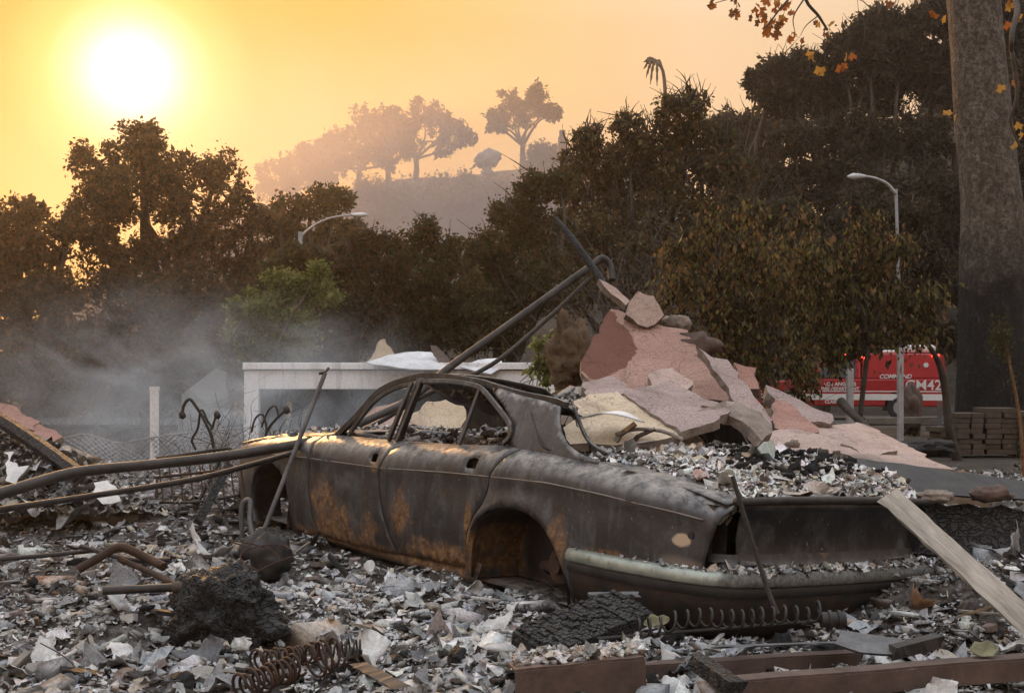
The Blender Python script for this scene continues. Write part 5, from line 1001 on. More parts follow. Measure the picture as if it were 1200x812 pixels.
def tree(name, label, lobes, D, n, leaf, pal, base=None, r0=.25, clumps=14, sig=.22, droop=.1, group=None, depth=.8, hollow=.45, twigs=4, cat='tree', bare=0, asp=.5, bark='bark', trunk=True, seed=0, jit=.3, fork=.3):
    rng = np.random.default_rng(1000 + seed); C = []; Rr = []
    for px, py, r in lobes:
        p = at(px, py, D); rr = r * D / F_PX; p = p + (0, rng.uniform(-.5, .5) * rr * depth * 1.4, 0); C.append(p); Rr.append(rr)
    C = np.array(C); Rr = np.array(Rr); lowest = C[np.argmin(C[:, 2])]
    if base is None: bx, by = C[:, 0].mean(), C[:, 1].mean()
    else: b_ = at(base[0], base[1], D); bx, by = b_[0], b_[1]
    bz = float(terrain(np.array([bx]), np.array([by]))[0]) - .2; bx = float(bx); by = float(by)
    if C[:, 2].min() < bz: bz = C[:, 2].min() - .3
    e = empty(name, (bx, by, bz)); tag(e, label, cat, group); o_ = np.array([bx, by, bz]); L = []; q = MB(); fk = o_ + np.array([rng.normal(0, .2), 0, max(.5, (C[:, 2].mean() - bz) * fork)])
    if trunk: q.tube(smooth_path([o_ - o_, (fk - o_) * .5 + rng.normal(0, .1, 3) * r0, fk - o_], 4), np.linspace(r0, r0 * .75, 9), 8)
    wgt = Rr ** 2; cnt = (n * wgt / wgt.sum()).astype(int)
    for c_, rr, k in zip(C, Rr, cnt):
        if trunk:
            mid = (fk + c_) / 2 + rng.normal(0, .12, 3) * np.linalg.norm(c_ - fk); P = smooth_path([fk - o_, mid - o_, c_ - o_], 4); q.tube(P, np.linspace(r0 * .5, r0 * .14, len(P)), 6)
        m = clumps; dd = rng.normal(0, 1, (m, 3)); dd /= np.linalg.norm(dd, axis=1)[:, None]; rad = rng.uniform(hollow, 1.0, m) ** .8; cc = c_ + dd * (rr * rad)[:, None] * np.array([1, depth, .85]); sg = rng.uniform(.6, 1.3, m) * sig * rr
        w = rng.integers(0, m, k); pts_ = cc[w] + rng.normal(0, 1, (k, 3)) * sg[w][:, None]; L.append(pts_)
        for t in range(min(m, twigs)):
            a = c_ - o_; b2 = cc[t] - o_; q.tube(smooth_path([a, (a + b2) / 2 + rng.normal(0, .1, 3) * rr, b2 + (b2 - a) * .1], 3), np.linspace(r0 * .13, r0 * .03, 7), 4)
        for t in range(bare):
            s0 = c_ - o_ + rng.normal(0, .3, 3) * rr; e0 = s0 + np.array([rng.normal(0, .5), rng.normal(0, .4), rng.uniform(.2, 1.3)]) * rr; q.tube(smooth_path([s0, (s0 + e0) / 2 + rng.normal(0, .12, 3) * rr, e0], 2), [.014 * D / 25] * 3 + [.006 * D / 25] * 2, 3)
    if q.n: q.build('trunk' if trunk else 'branch', bark, e, smooth=True)
    V, Fq, cl = leaves(np.concatenate(L), leaf, pal, droop, asp, rng); obj('crown', mesh_np('crown', V - o_, Fq, cl), 'leaf', e); return e
OAKG = 'dark oaks on the left under the sun'
tree('oak_tree', 'tall spreading oak in front of the sun, its top glowing orange', [(165, 165, 32), (185, 190, 34), (120, 195, 32), (105, 232, 40), (160, 240, 48), (215, 215, 38), (255, 200, 30), (270, 235, 30), (230, 270, 46), (140, 300, 46), (200, 330, 55), (275, 300, 42), (120, 360, 48), (250, 370, 55), (180, 410, 60), (300, 355, 40), (300, 260, 26)], 46, 46000, .19, 'oak', (205, 480), .55, 26, .15, twigs=9, seed=1, group=OAKG)
tree('oak_tree', 'dark oak at the left edge with ragged top', [(42, 245, 18), (20, 255, 26), (5, 290, 36), (55, 290, 34), (85, 270, 20), (25, 335, 40), (70, 345, 36), (0, 380, 46), (45, 405, 44), (90, 400, 36)], 44, 28000, .19, 'oak', (45, 480), .42, 24, .15, twigs=9, seed=2, group=OAKG)
tree('oak_tree', 'brownish oak right of the sunlit oak behind the arched lamp', [(330, 255, 26), (365, 240, 24), (395, 235, 20), (345, 290, 36), (390, 275, 26), (320, 320, 36), (365, 320, 34), (300, 340, 30), (410, 270, 18), (340, 360, 40)], 50, 26000, .20, 'scorch', (345, 480), .4, 22, .17, twigs=8, seed=3, group=OAKG)
tree('brush_thicket', 'low dark scrub at the foot of the left oaks', [(20, 440, 36), (70, 445, 34), (120, 440, 34), (170, 445, 36), (215, 440, 32), (250, 430, 30), (-20, 430, 40), (60, 480, 30), (140, 485, 30), (240, 470, 30)], 36, 26000, .13, 'oak', None, .1, 12, .34, cat='bush', bare=26, trunk=False, seed=4)
tree('tall_shrub', 'dull brown shrub below the arched street lamp', [(345, 305, 20), (365, 300, 16), (330, 318, 20), (380, 308, 16), (352, 330, 24), (400, 300, 14), (320, 340, 20)], 29, 12000, .10, 'scorch', None, .1, 20, .2, droop=.2, cat='shrub', bare=20, seed=44)
# centre shrubs
tree('green_bush', 'bright green bush left of the reddish shrubs', [(300, 360, 24), (330, 335, 20), (290, 390, 24), (325, 375, 30), (358, 340, 22), (372, 320, 14), (345, 395, 30), (310, 415, 26), (378, 345, 18)], 22, 26000, .075, 'green', None, .09, 14, .22, cat='bush', seed=5)
tree('tall_shrub', 'reddish brown shrub right of the green bush', [(405, 310, 24), (400, 345, 30), (430, 290, 24), (440, 330, 36), (385, 385, 36), (430, 380, 36), (455, 300, 26), (395, 415, 30)], 23.5, 30000, .085, 'red', None, .10, 24, .17, droop=.35, cat='shrub', bare=14, seed=6)
tree('tall_shrub', 'green-brown pointed shrub in the middle behind the garage', [(500, 268, 16), (490, 290, 26), (520, 300, 26), (480, 330, 34), (530, 335, 34), (495, 380, 40), (545, 380, 36), (470, 400, 30)], 24.5, 30000, .085, 'scorch', None, .10, 24, .17, droop=.3, cat='shrub', bare=14, seed=7)
tree('tall_shrub', 'dark scorched tree rising behind the pipes', [(575, 290, 30), (600, 250, 26), (625, 225, 26), (570, 330, 34), (610, 300, 40), (640, 270, 36), (590, 370, 44), (640, 340, 44), (655, 215, 22), (560, 385, 30)], 27, 32000, .10, 'scorch', (600, 470), .16, 26, .17, droop=.3, cat='tree', bare=10, seed=8)
tree('scorched_tree', 'scorched tree in the middle with olive tips against the sky', [(690, 165, 20), (675, 190, 24), (715, 195, 28), (735, 150, 20), (745, 175, 26), (690, 230, 36), (740, 225, 38), (660, 290, 40), (720, 290, 46), (700, 340, 46), (770, 200, 28)], 30, 22000, .13, 'olive', (720, 470), .2, 24, .16, droop=.4, bare=46, seed=9)
tree('scorched_tree', 'scorched tree right of the middle below the palm', [(790, 130, 22), (810, 120, 20), (775, 160, 26), (820, 155, 28), (845, 165, 22), (800, 200, 36), (850, 205, 32), (790, 260, 44), (850, 260, 42), (870, 195, 18), (760, 300, 40), (820, 320, 46)], 29, 19000, .13, 'olive', (810, 470), .2, 24, .16, droop=.4, bare=56, seed=10)
tree('leafy_shrub', 'shrub with big drooping dry leaves right of the slabs', [(800, 340, 30), (815, 300, 24), (850, 330, 36), (870, 290, 26), (890, 320, 28), (840, 375, 30), (880, 370, 34), (920, 345, 32), (905, 400, 34), (860, 410, 28), (940, 300, 26), (890, 430, 22), (935, 430, 26), (950, 440, 16), (780, 390, 26), (800, 420, 18), (760, 360, 22), (830, 270, 24), (905, 462, 14), (935, 462, 12), (880, 250, 18), (790, 290, 18)], 15, 9500, .078, 'big', (900, 490), .05, 30, .42, hollow=0.0, fork=.7, droop=.6, cat='shrub', bare=10, asp=.45, seed=11)
tree('leafy_shrub', 'shrub with big dry olive leaves before the red vehicle', [(960, 330, 36), (1000, 340, 36), (930, 290, 26), (1030, 300, 28), (975, 380, 32), (1020, 385, 28), (1050, 345, 24), (950, 400, 26), (1000, 400, 18), (985, 300, 24), (1070, 390, 22), (975, 425, 14), (1085, 350, 22), (1015, 262, 20), (1060, 290, 22), (940, 260, 20)], 16, 8600, .082, 'big', (1000, 500), .045, 30, .42, hollow=0.0, fork=.7, droop=.6, cat='shrub', bare=10, asp=.45, seed=12)
# wooded slope on the right
SLG = 'dark trees on the right slope'
for i, (lb, lobes, D, n, lf, pl) in enumerate([
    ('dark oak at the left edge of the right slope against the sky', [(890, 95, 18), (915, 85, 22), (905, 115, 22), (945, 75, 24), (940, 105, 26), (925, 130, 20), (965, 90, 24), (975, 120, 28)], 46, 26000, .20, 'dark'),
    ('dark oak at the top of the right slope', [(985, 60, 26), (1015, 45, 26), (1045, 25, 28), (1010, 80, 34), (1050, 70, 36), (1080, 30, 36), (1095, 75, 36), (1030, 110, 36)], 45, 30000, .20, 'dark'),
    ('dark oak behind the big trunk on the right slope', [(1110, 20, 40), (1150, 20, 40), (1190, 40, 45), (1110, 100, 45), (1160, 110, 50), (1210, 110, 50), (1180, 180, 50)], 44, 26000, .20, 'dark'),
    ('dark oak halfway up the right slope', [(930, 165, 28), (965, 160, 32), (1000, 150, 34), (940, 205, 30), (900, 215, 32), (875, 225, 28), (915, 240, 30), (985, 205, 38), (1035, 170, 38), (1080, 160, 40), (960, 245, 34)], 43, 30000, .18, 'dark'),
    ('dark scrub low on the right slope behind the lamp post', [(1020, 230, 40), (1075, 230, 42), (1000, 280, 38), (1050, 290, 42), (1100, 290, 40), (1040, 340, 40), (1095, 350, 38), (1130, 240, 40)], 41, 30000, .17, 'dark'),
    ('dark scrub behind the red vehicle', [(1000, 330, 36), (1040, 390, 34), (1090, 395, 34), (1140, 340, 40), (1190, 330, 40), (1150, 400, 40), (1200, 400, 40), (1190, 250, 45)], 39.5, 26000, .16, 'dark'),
    ('hazy grey scrub on the slope behind the scorched trees', [(850, 150, 22), (880, 150, 24), (900, 165, 24), (860, 180, 26), (890, 195, 26), (840, 195, 24)], 60, 18000, .24, 'dark'),
    ('dark twiggy scrub between the lamp post and the leafy shrubs', [(1010, 260, 34), (1060, 260, 36), (1000, 310, 36), (1050, 320, 36), (1090, 310, 30), (1080, 370, 30), (1030, 370, 34), (970, 280, 30)], 26, 22000, .10, 'dark'),
    ('brown scrub behind the leafy shrubs', [(880, 260, 34), (920, 260, 34), (860, 320, 34), (910, 310, 36), (960, 300, 34), (880, 380, 36), (930, 370, 36), (970, 400, 30)], 27, 24000, .11, 'scorch')]):
    tree('oak_tree' if 'oak' in lb else 'scrub_bush', lb, lobes, D, n, lf, pl, None, .3, 26, .15, group=SLG, bare=26, hollow=.3, trunk='oak' in lb, cat='tree' if 'oak' in lb else 'bush', seed=20 + i)
# ridge pines, palm, chimney, domed building
def pine(px, base_y, lobes, D, label, seed, n=12000): return tree('pine_tree', label, lobes, D, int(n * .65), .36, 'pine', (px, base_y), .36, 30, .10, group='umbrella pines on the far ridge', hollow=.3, depth=.9, twigs=6, seed=seed, fork=.45, bark='bark')
pine(345, 240, [(320, 205, 24), (345, 190, 24), (335, 220, 22), (370, 180, 24), (360, 205, 24), (385, 200, 22), (312, 225, 14)], 128, 'leftmost hazy umbrella pine on the far ridge', 31, 16000)
pine(420, 215, [(400, 160, 19), (425, 145, 22), (440, 165, 24), (415, 180, 22), (450, 185, 19), (395, 185, 17)], 126, 'hazy umbrella pine second from left on the ridge', 32, 13000)
pine(380, 225, [(365, 185, 16), (385, 172, 18), (400, 185, 16), (372, 205, 14)], 130, 'hazy umbrella pine between the two leftmost pines', 37, 10000)
pine(455, 210, [(440, 150, 16), (460, 142, 18), (475, 158, 16), (450, 172, 14)], 128, 'hazy umbrella pine behind the broad middle pine', 38, 10000)
pine(487, 208, [(470, 150, 22), (495, 133, 24), (515, 145, 22), (535, 155, 19), (550, 163, 12), (480, 172, 19), (520, 172, 14), (460, 165, 17)], 125, 'broad hazy umbrella pine in the middle of the ridge', 33, 15000)
pine(612, 180, [(580, 140, 16), (600, 122, 18), (625, 117, 18), (642, 128, 14), (650, 132, 10), (612, 138, 17), (590, 150, 10)], 122, 'lone forked umbrella pine right of the other pines', 34, 11000)
tree('ridge_bush', 'hazy bush on the ridge right of the lone pine', [(640, 185, 16), (660, 195, 18), (625, 195, 14), (690, 190, 16)], 118, 8000, .4, 'pine', None, .2, 10, .3, cat='bush', seed=35)
tree('ridge_bush', 'hazy bushes on the far hillside below the pines', [(440, 225, 18), (470, 235, 20), (520, 225, 18), (430, 260, 20), (490, 265, 22), (550, 250, 20), (580, 220, 16), (545, 215, 14)], 112, 13000, .36, 'pine', None, .2, 10, .34, cat='bush', seed=36, bare=5)
pl = empty('palm_tree', tuple(at(781, 150, 95))); tag(pl, 'thin palm with a few drooping fronds against the sky', 'palm'); l_ = np.array(pl.location)
q = MB(); q.tube(smooth_path([at(781, 175, 95) - l_, at(780, 120, 95) - l_, at(777, 84, 95) - l_, at(768, 72, 95) - l_], 4), np.linspace(.2, .12, 13), 7); q.build('trunk', 'bark', pl, smooth=True)
for i, (dx, dy) in enumerate([(-16, 2), (-16, 10), (-13, 20), (-8, 28), (6, 12), (-12, -3), (0, 30), (8, 22)]):
    a = at(770, 71, 95) - l_; m_ = at(770 + dx * .6, 71 + dy * .25 - 3, 95 + i % 3 - 1) - l_; b_ = at(770 + dx, 71 + dy, 95 + (i % 3 - 1) * 1.5) - l_; P = smooth_path([a, m_, b_], 5); q = MB(); q.tube(P, np.linspace(.05, .015, len(P)), 4)
    V = []; Fs = []; K = len(P)
    for k in range(K): w = .30 * math.sin(math.pi * min(1, (k + .6) / K)) ** .7 * (1 - .35 * (k % 2)); V += [P[k] + (w * .5, w * .4, -w * .8), P[k], P[k] + (-w * .5, -w * .4, -w * .8)]
    for k in range(K - 1): Fs += [(3 * k, 3 * k + 1, 3 * k + 4, 3 * k + 3), (3 * k + 1, 3 * k + 2, 3 * k + 5, 3 * k + 4)]
    q.add(V, Fs); q.build('frond', 'bark', pl)
ch = empty('chimney', tuple(at(659, 185, 110))); tag(ch, 'lone chimney stack standing on the ridge', 'chimney'); q = MB(); q.box((-.42, -.4, -2.0), (.42, .4, 2.0)); q.build('shaft', 'paver', ch, bevel=.03)
q = MB(); q.box((-.3, -.3, 2.0), (.3, .3, 2.7)); q.build('flue', 'paver', ch, bevel=.1)
tk = empty('ruined_tank', tuple(at(571, 190, 118))); tag(tk, 'rounded grey ruin on a plinth on the ridge left of the lone pine', 'tank')
o = lump('barrel', (.1, 0, .35), (1.35, 1.0, .95), 'grey_wall', 3, (24, 16), .28); o.parent = tk; o.rotation_euler = (0, -.35, 0)
q = MB(); q.box((-.5, -.4, -1.8), (.5, .4, -.1)); q.build('plinth', 'grey_wall', tk, bevel=.1)

# ------------------------------------------------------------------ sycamore: trunk, overhanging branch with single leaves
SD = 20.0
sy = empty('sycamore_tree', tuple(at(1165, 520, SD))); tag(sy, 'huge sycamore trunk charred black at the foot on the right', 'tree'); l_ = np.array(sy.location)
prof = [(1168, 545, 56), (1166, 505, 47), (1164, 470, 42), (1163, 400, 39), (1163, 320, 37), (1162, 250, 35.5), (1156, 180, 33.5), (1150, 110, 31.5), (1145, 50, 30.5), (1141, 0, 30), (1134, -80, 28), (1128, -180, 25), (1140, -300, 18)]
P = smooth_path([at(a, b_, SD) for a, b_, r in prof], 5); rr = np.interp(np.linspace(0, len(prof) - 1, len(P)), range(len(prof)), [r * SD / F_PX for *_, r in prof]); T, A, B = frames(P); n = 28
an = np.arange(n) * 2 * math.pi / n; V = []
for i, p in enumerate(P):
    dirs = A[i][None] * np.cos(an)[:, None] + B[i][None] * np.sin(an)[:, None]; nz = fbm(np.c_[dirs[:, :2] * 1.3, np.full(n, p[2] * .8)], 3); V.append(p - l_ + dirs * (rr[i] * (1 + .07 * nz))[:, None])
q = MB(); V = np.array(V); q.add(V.reshape(-1, 3), [(i * n + j, i * n + (j + 1) % n, (i + 1) * n + (j + 1) % n, (i + 1) * n + j) for i in range(len(P) - 1) for j in range(n)]); q.build('trunk', 'sycamore_bark', sy, smooth=True)
bm = []
def br(path, r, D=17.0): P = smooth_path([at(a, b_, D + c_) - l_ for a, b_, c_ in path], 5); q = MB(); q.tube(P, np.linspace(r, r * .35, len(P)), 6); return q.build('branch', 'bark', sy, smooth=True), P
brs = [br([(1130, -70, 2.5), (1050, -60, 1), (980, -40, .3), (945, -5, 0), (960, 20, 0), (970, 36, 0)], .05), br([(980, -40, .3), (935, -10, 0), (915, 10, -.2), (900, 30, -.3), (893, 40, -.3)], .022), br([(945, -5, 0), (930, 20, -.2), (932, 40, -.2)], .014), br([(945, -8, 0), (900, -10, -.2), (860, -2, -.3), (838, 4, -.3)], .016), br([(960, 18, 0), (945, 30, .1), (938, 42, .1)], .010),
       br([(1150, -30, 1), (1190, 0, -1), (1186, 40, -2), (1186, 62, -2), (1196, 80, -2)], .05), br([(1186, 62, -2), (1192, 110, -2), (1184, 140, -2), (1192, 165, -2), (1198, 175, -2)], .03), br([(1040, -40, .8), (1042, -10, .6), (1044, 4, .6)], .01)]
# a palmate leaf: five pointed lobes
ang5 = [(-2.6, .35), (-2.2, .75), (-1.75, .58), (-1.25, .95), (-.7, .68), (0, 1.1), (.7, .68), (1.25, .95), (1.75, .58), (2.2, .75), (2.6, .35)]
LV = [(0, 0, 0)] + [(math.sin(a) * r_, math.cos(a) * r_, .30 * r_ * abs(math.sin(a)) + .10 * math.sin(3 * a)) for a, r_ in ang5]; lm = []
for nm, c0, c1 in (('leaf_orange', (.22, .07, .015), (.34, .13, .03)), ('leaf_brown', (.11, .045, .018), (.18, .08, .03)), ('leaf_yellow', (.34, .19, .04), (.42, .26, .07))):
    b2 = NB(nm); cc = b2.ramp(b2.noise(9, 3), (.3, c0), (.7, c1)); b2.done(cc, .7, 0, spec=.2, trans=.45)
    me = bpy.data.meshes.new('leaf'); me.from_pydata(LV, [], [(0, i, i + 1) for i in range(1, len(ang5))]); me.materials.append(MATS[nm]); lm.append(me)
def leaf_at(px, py, D, k, s=.075):
    o = bpy.data.objects.new('leaf', lm[k]); COL.objects.link(o); o.parent = sy; o.location = at(px, py, D) - l_; o.scale = (s,) * 3; o.rotation_euler = (RNG.uniform(.6, 2.2), RNG.uniform(-.9, .9), RNG.uniform(0, 6.28))
for cx, cy2, sp, nn, k in [(897, 8, 9, 9, 0), (912, 4, 10, 8, 0), (905, 28, 12, 12, 0), (892, 20, 7, 6, 1), (915, 36, 7, 7, 1), (900, 38, 6, 5, 0), (932, 44, 6, 6, 0), (857, 14, 8, 5, 1), (838, 5, 5, 4, 0), (865, 18, 5, 3, 1), (968, 36, 5, 4, 1), (958, 32, 4, 3, 1), (862, 2, 5, 3, 1), (1043, 4, 4, 4, 1), (922, 10, 8, 6, 0)]:
    for _ in range(nn): leaf_at(cx + RNG.normal(0, sp * .6), cy2 + RNG.normal(0, sp * .6), 17 + RNG.normal(0, .3), k if RNG.uniform() < .75 else RNG.integers(0, 3))
for px, py in [(948, 66), (952, 70), (960, 84), (965, 85), (992, 68), (1000, 68), (985, 82), (990, 80), (1094, 20), (1104, 24), (1110, 134), (1118, 140), (1092, 18), (1184, 10), (1196, 22), (1180, 6), (1174, 105), (1190, 100), (1193, 150), (1196, 160), (1190, 172), (1182, 32)]: leaf_at(px, py, 16.5, 2 if RNG.uniform() < .6 else 0, .09)

# ------------------------------------------------------------------ street lamps
def lamp(px, py_base, D, top, arm, head, label, pr=.09):
    e = empty('street_lamp', tuple(at(px, py_base, D))); tag(e, label, 'street lamp', 'street lamps along the road'); l_ = np.array(e.location); q = MB(); q.tube([at(px, py_base + 10, D) - l_, at(*top, D) - l_], [pr, pr * .7], 10); q.build('pole', 'lamp_grey', e, smooth=True)
    P = smooth_path([at(a, b_, D) - l_ for a, b_ in arm], 5); q = MB(); q.tube(P, np.linspace(.04, .026, len(P)), 8); q.build('arm', 'galv', e, smooth=True)
    a, b_ = at(*head[0], D) - l_, at(*head[1], D) - l_; q = MB(); q.tube([a, a * .7 + b_ * .3, a * .3 + b_ * .7, b_], [.03, .06, .075, .02], 10); q.build('lamp_head', 'white_sheet', e, smooth=True)
lamp(352, 480, 33, (352, 272), [(352, 280), (358, 272), (372, 262), (390, 255), (412, 252)], [(408, 252), (432, 252)], 'arched street lamp rising between the left oaks')
lamp(1058, 498, 24.5, (1050, 222), [(1050, 228), (1040, 216), (1025, 209), (1012, 207)], [(1015, 207), (993, 207)], 'street lamp on a pale pole before the right slope', .045)

# ------------------------------------------------------------------ red emergency vehicle
TR = empty('fire_vehicle', (12.75, 33.2, .08), (0, 0, math.pi - .42)); tag(TR, 'red fire command vehicle with white stripe on the road at the right', 'truck')
# local: x forward, left side faces the camera (+y side)
def ext(name, poly, y0, y1, mat, inset=0, zc=1.15, parent=TR, bevel=.04):
    k = len(poly); f = lambda z: inset * max(0, (z - zc)); V = [(x, y0 + (f(z)), z) for x, z in poly] + [(x, y1 - f(z), z) for x, z in poly]
    q = MB(); q.add(V, [list(range(k)), list(range(2 * k - 1, k - 1, -1))] + [(i, i + k, (i + 1) % k + k, (i + 1) % k) for i in range(k)]); o = q.build(name, mat, parent, bevel=bevel)
    bm_ = bmesh.new(); bm_.from_mesh(o.data); bmesh.ops.recalc_face_normals(bm_, faces=bm_.faces); bm_.to_mesh(o.data); bm_.free(); return o
ext('lower_body', [(0, .42), (0, 1.22), (3.9, 1.22), (5.45, 1.10), (5.6, .95), (5.6, .45), (4.85, .42), (4.8, .70), (4.55, .84), (4.25, .84), (4.0, .70), (3.95, .42), (1.6, .42), (1.55, .70), (1.3, .84), (1.0, .84), (.75, .70), (.7, .42)], -.98, .98, 'truck_red')
ext('rear_box', [(0, 1.225), (.06, 1.95), (2.2, 1.98), (2.25, 1.225)], -.96, .96, 'truck_red_lit', .12, 1.2)
ext('cab', [(2.27, 1.225), (2.3, 1.9), (3.3, 1.88), (3.95, 1.225)], -.95, .95, 'truck_red_lit', .18, 1.2)
for sd in (1, -1):
    q = MB(); q.add([(2.42, sd * .965, 1.26), (2.42, sd * .885, 1.80), (3.2, sd * .885, 1.78), (3.6, sd * .965, 1.26)], [(0, 1, 2, 3)]); q.build('side_window', 'truck_glass', TR, solid=.01)
    for xw in (1.15, 4.4):
        q = MB(); q.tube([(xw, sd * .70, .38), (xw, sd * .72, .38), (xw, sd * .97, .38), (xw, sd * .99, .38)], [.30, .38, .38, .30], 22); w_ = q.build('wheel', 'truck_dark', TR, smooth=True, angle=40); q = MB(); q.tube([(xw, sd * .985, .38), (xw, sd * 1.0, .38)], .21, 16); q.build('rim', 'galv', w_)
    q = MB(); q.box((.02, sd * .983 - .004, .60), (5.2, sd * .983 + .004, .78)); q.build('stripe', 'truck_white', TR); q = MB(); q.box((.02, sd * .983 - .004, .84), (5.2, sd * .983 + .004, .87)); q.build('stripe', 'truck_white', TR)
    for xx in (2.24, 3.45): q = MB(); q.box((xx, sd * .984 - .004, .46), (xx + .02, sd * .984 + .004, 1.2)); q.build('door_gap', 'truck_dark', TR)
    q = MB(); q.tube([(.45, sd * .9, 1.62), (.45, sd * .94, 1.62)], .07, 14); q.build('emblem', 'truck_white', TR)
    q = MB(); q.box((.10, sd * .86 - .05, 1.86), (.30, sd * .86 + .06, 1.93)); q.build('warning_lamp', 'red_lamp', TR); q = MB(); q.box((2.08, sd * .86 - .05, 1.82), (2.24, sd * .86 + .06, 1.88)); q.build('warning_lamp', 'red_lamp', TR)
q = MB(); q.box((.25, -.5, 1.98), (1.1, .5, 2.22)); q.build('roof_unit', 'truck_white', TR, bevel=.08); q = MB(); q.box((1.25, -.4, 1.98), (1.7, .4, 2.08)); q.build('roof_unit', 'truck_white', TR, bevel=.04)
q = MB(); q.box((2.5, -.6, 1.90), (2.8, .6, 2.02)); q.build('light_bar', 'red_lamp', TR, bevel=.03); q = MB(); q.box((3.18, .5, 1.86), (3.3, .7, 1.93)); q.build('marker_lamp', 'amber_lamp', TR)
for k in range(5): q = MB(); z = .5 + k * .14; q.add([(-.012, -.9, z), (-.012, 0, z + .3), (-.012, .9, z), (-.012, .9, z + .07), (-.012, 0, z + .37), (-.012, -.9, z + .07)], [(0, 1, 4, 5), (1, 2, 3, 4)]); q.build('chevron', 'lime', TR)
q = MB(); q.box((5.58, -.8, .7), (5.64, -.5, .9)); q.build('front_lamp', 'red_lamp', TR); q = MB(); q.box((5.45, .85, .95), (5.62, 1.0, 1.05)); q.build('front_lamp', 'red_lamp', TR)
def text(s, x, z, size, parent=TR, y=.992, shear=0):
    cu = bpy.data.curves.new('lettering', 'FONT'); cu.body = s; cu.size = size; cu.extrude = .002; cu.shear = shear; cu.offset = .004; o = bpy.data.objects.new('lettering', cu); cu.materials.append(MATS['truck_white']); 
    dg = bpy.context.evaluated_depsgraph_get(); COL.objects.link(o); dg.update(); me = bpy.data.meshes.new_from_object(o.evaluated_get(dg)); bpy.data.objects.remove(o); bpy.data.curves.remove(cu)
    o = obj('lettering', me, None, parent); o.location = (x, y, z); o.rotation_euler = (R(90), 0, R(180)); return o
text('CM42', 1.02, .905, .40); text('COMMAND', 1.75, 1.235, .17, y=.975, shear=.3); text('LOS ANGELES', 3.32, 1.02, .15); text('FIRE DEPARTMENT', 3.40, .89, .13); text('CLASS 1', 3.3, .50, .13)

# ------------------------------------------------------------------ right middle ground: paver stacks, posts, rail, stump, dry stalk
def stack(x0, x1, y0, y1, D, rows, label, seed):
    e = empty('paver_stack', tuple(at((x0 + x1) / 2, y1, D))); tag(e, label, 'paver stack', 'stacks of pavers by the sycamore'); l_ = np.array(e.location); a, b_ = at(x0, y1, D) - l_, at(x1, y0, D) - l_; h = (b_[2] - a[2]) / rows
    for i in range(rows):
        for j in range(2):
            w = (b_[0] - a[0]) / 2; q = MB(); jx, jy = RNG.normal(0, .012, 2); q.box((a[0] + j * w + .006 + jx, -.0 + jy, a[2] + i * h + .004), (a[0] + (j + 1) * w - .006 + jx, .5 + jy, a[2] + (i + 1) * h)); q.build('paver', 'paver', e, bevel=.008)
stack(1124, 1153, 484, 533, 17, 8, 'left stack of brown pavers in front of the sycamore', 1); stack(1156, 1194, 478, 533, 17.1, 9, 'right taller stack of brown pavers in front of the sycamore', 2); stack(1196, 1235, 482, 536, 17.0, 8, 'stack of brown pavers cut by the right edge', 3); stack(1101, 1122, 500, 534, 17.2, 5, 'low stack of brown pavers left of the other stacks', 4)
for px, y0, y1, D, r, lb in [(1055, 408, 512, 19, .045, 'grey square fence post in front of the red vehicle'), (996, 432, 500, 20, .055, 'pale fence post at the left of the red vehicle'), (1101, 470, 512, 20, .03, 'thin fence post by the rear of the red vehicle')]:
    a, b_ = at(px, y1 + 12, D), at(px, y0, D); q = MB(); q.tube([a, b_], 0, sq=(r * 2, r * 2)); tag(q.build('fence_post', 'galv' if px < 1090 else 'grey_steel', bevel=.01), lb, 'post')
q = MB(); q.tube([at(1015, 493, 21), at(1102, 492, 21)], 0, sq=(.14, .12)); tag(q.build('kerb_rail', 'grey_wood', bevel=.01), 'low wooden rail along the ground below the red vehicle', 'rail')
lump('burnt_stump', at(1068, 475, 24) + (0, 0, -.1), (.22, .2, .5), 'brown_steel', 12, (30, 24), .3, label='burnt rusty stump before the rear wheel of the red vehicle', cat='stump')
lump('stone', at(1085, 525, 15), (.35, .3, .12), 'char', 14, (24, 16), .3, label='low dark burnt mound left of the low paver stack', cat='mound')
rod('thin_trunk', pts((1122, 540, 16.5), (1112, 500, 16.4), (1108, 460, 16.4), (1100, 425, 16.3), (1085, 400, 16.2)), [.075, .06, .05, .03], 'bark', 'thin curved dark sapling trunk left of the sycamore', 'sapling', 8)
rod('fallen_branch', pts((985, 470, 14.5), (1000, 486, 14.2), (1022, 506, 13.8)), [.06, .05, .04], 'bark', 'dark fallen branch behind the flat pink slab', 'branch', 8)
st = empty('dry_stalk', tuple(at(1198, 540, 12))); tag(st, 'tall dry brown flower stalk in front of the paver stacks', 'plant'); l_ = np.array(st.location)
q = MB(); P = smooth_path([p - l_ for p in pts((1200, 600, 12), (1196, 500, 12), (1184, 430, 12), (1174, 385, 12))], 5); q.tube(P, np.linspace(.022, .010, len(P)), 6); q.build('stem', 'brown_leafmat', st, smooth=True)
V, Fq, cl = leaves(np.concatenate([at(1173, 396, 12)[None] - l_ + RNG.normal(0, 1, (700, 3)) * (.055, .05, .11), at(1190, 470, 12)[None] - l_ + RNG.normal(0, 1, (160, 3)) * (.04, .03, .4)]), .035, 'scorch', .1); obj('seed_head', mesh_np('seed_head', V, Fq, cl), 'leaf', st)

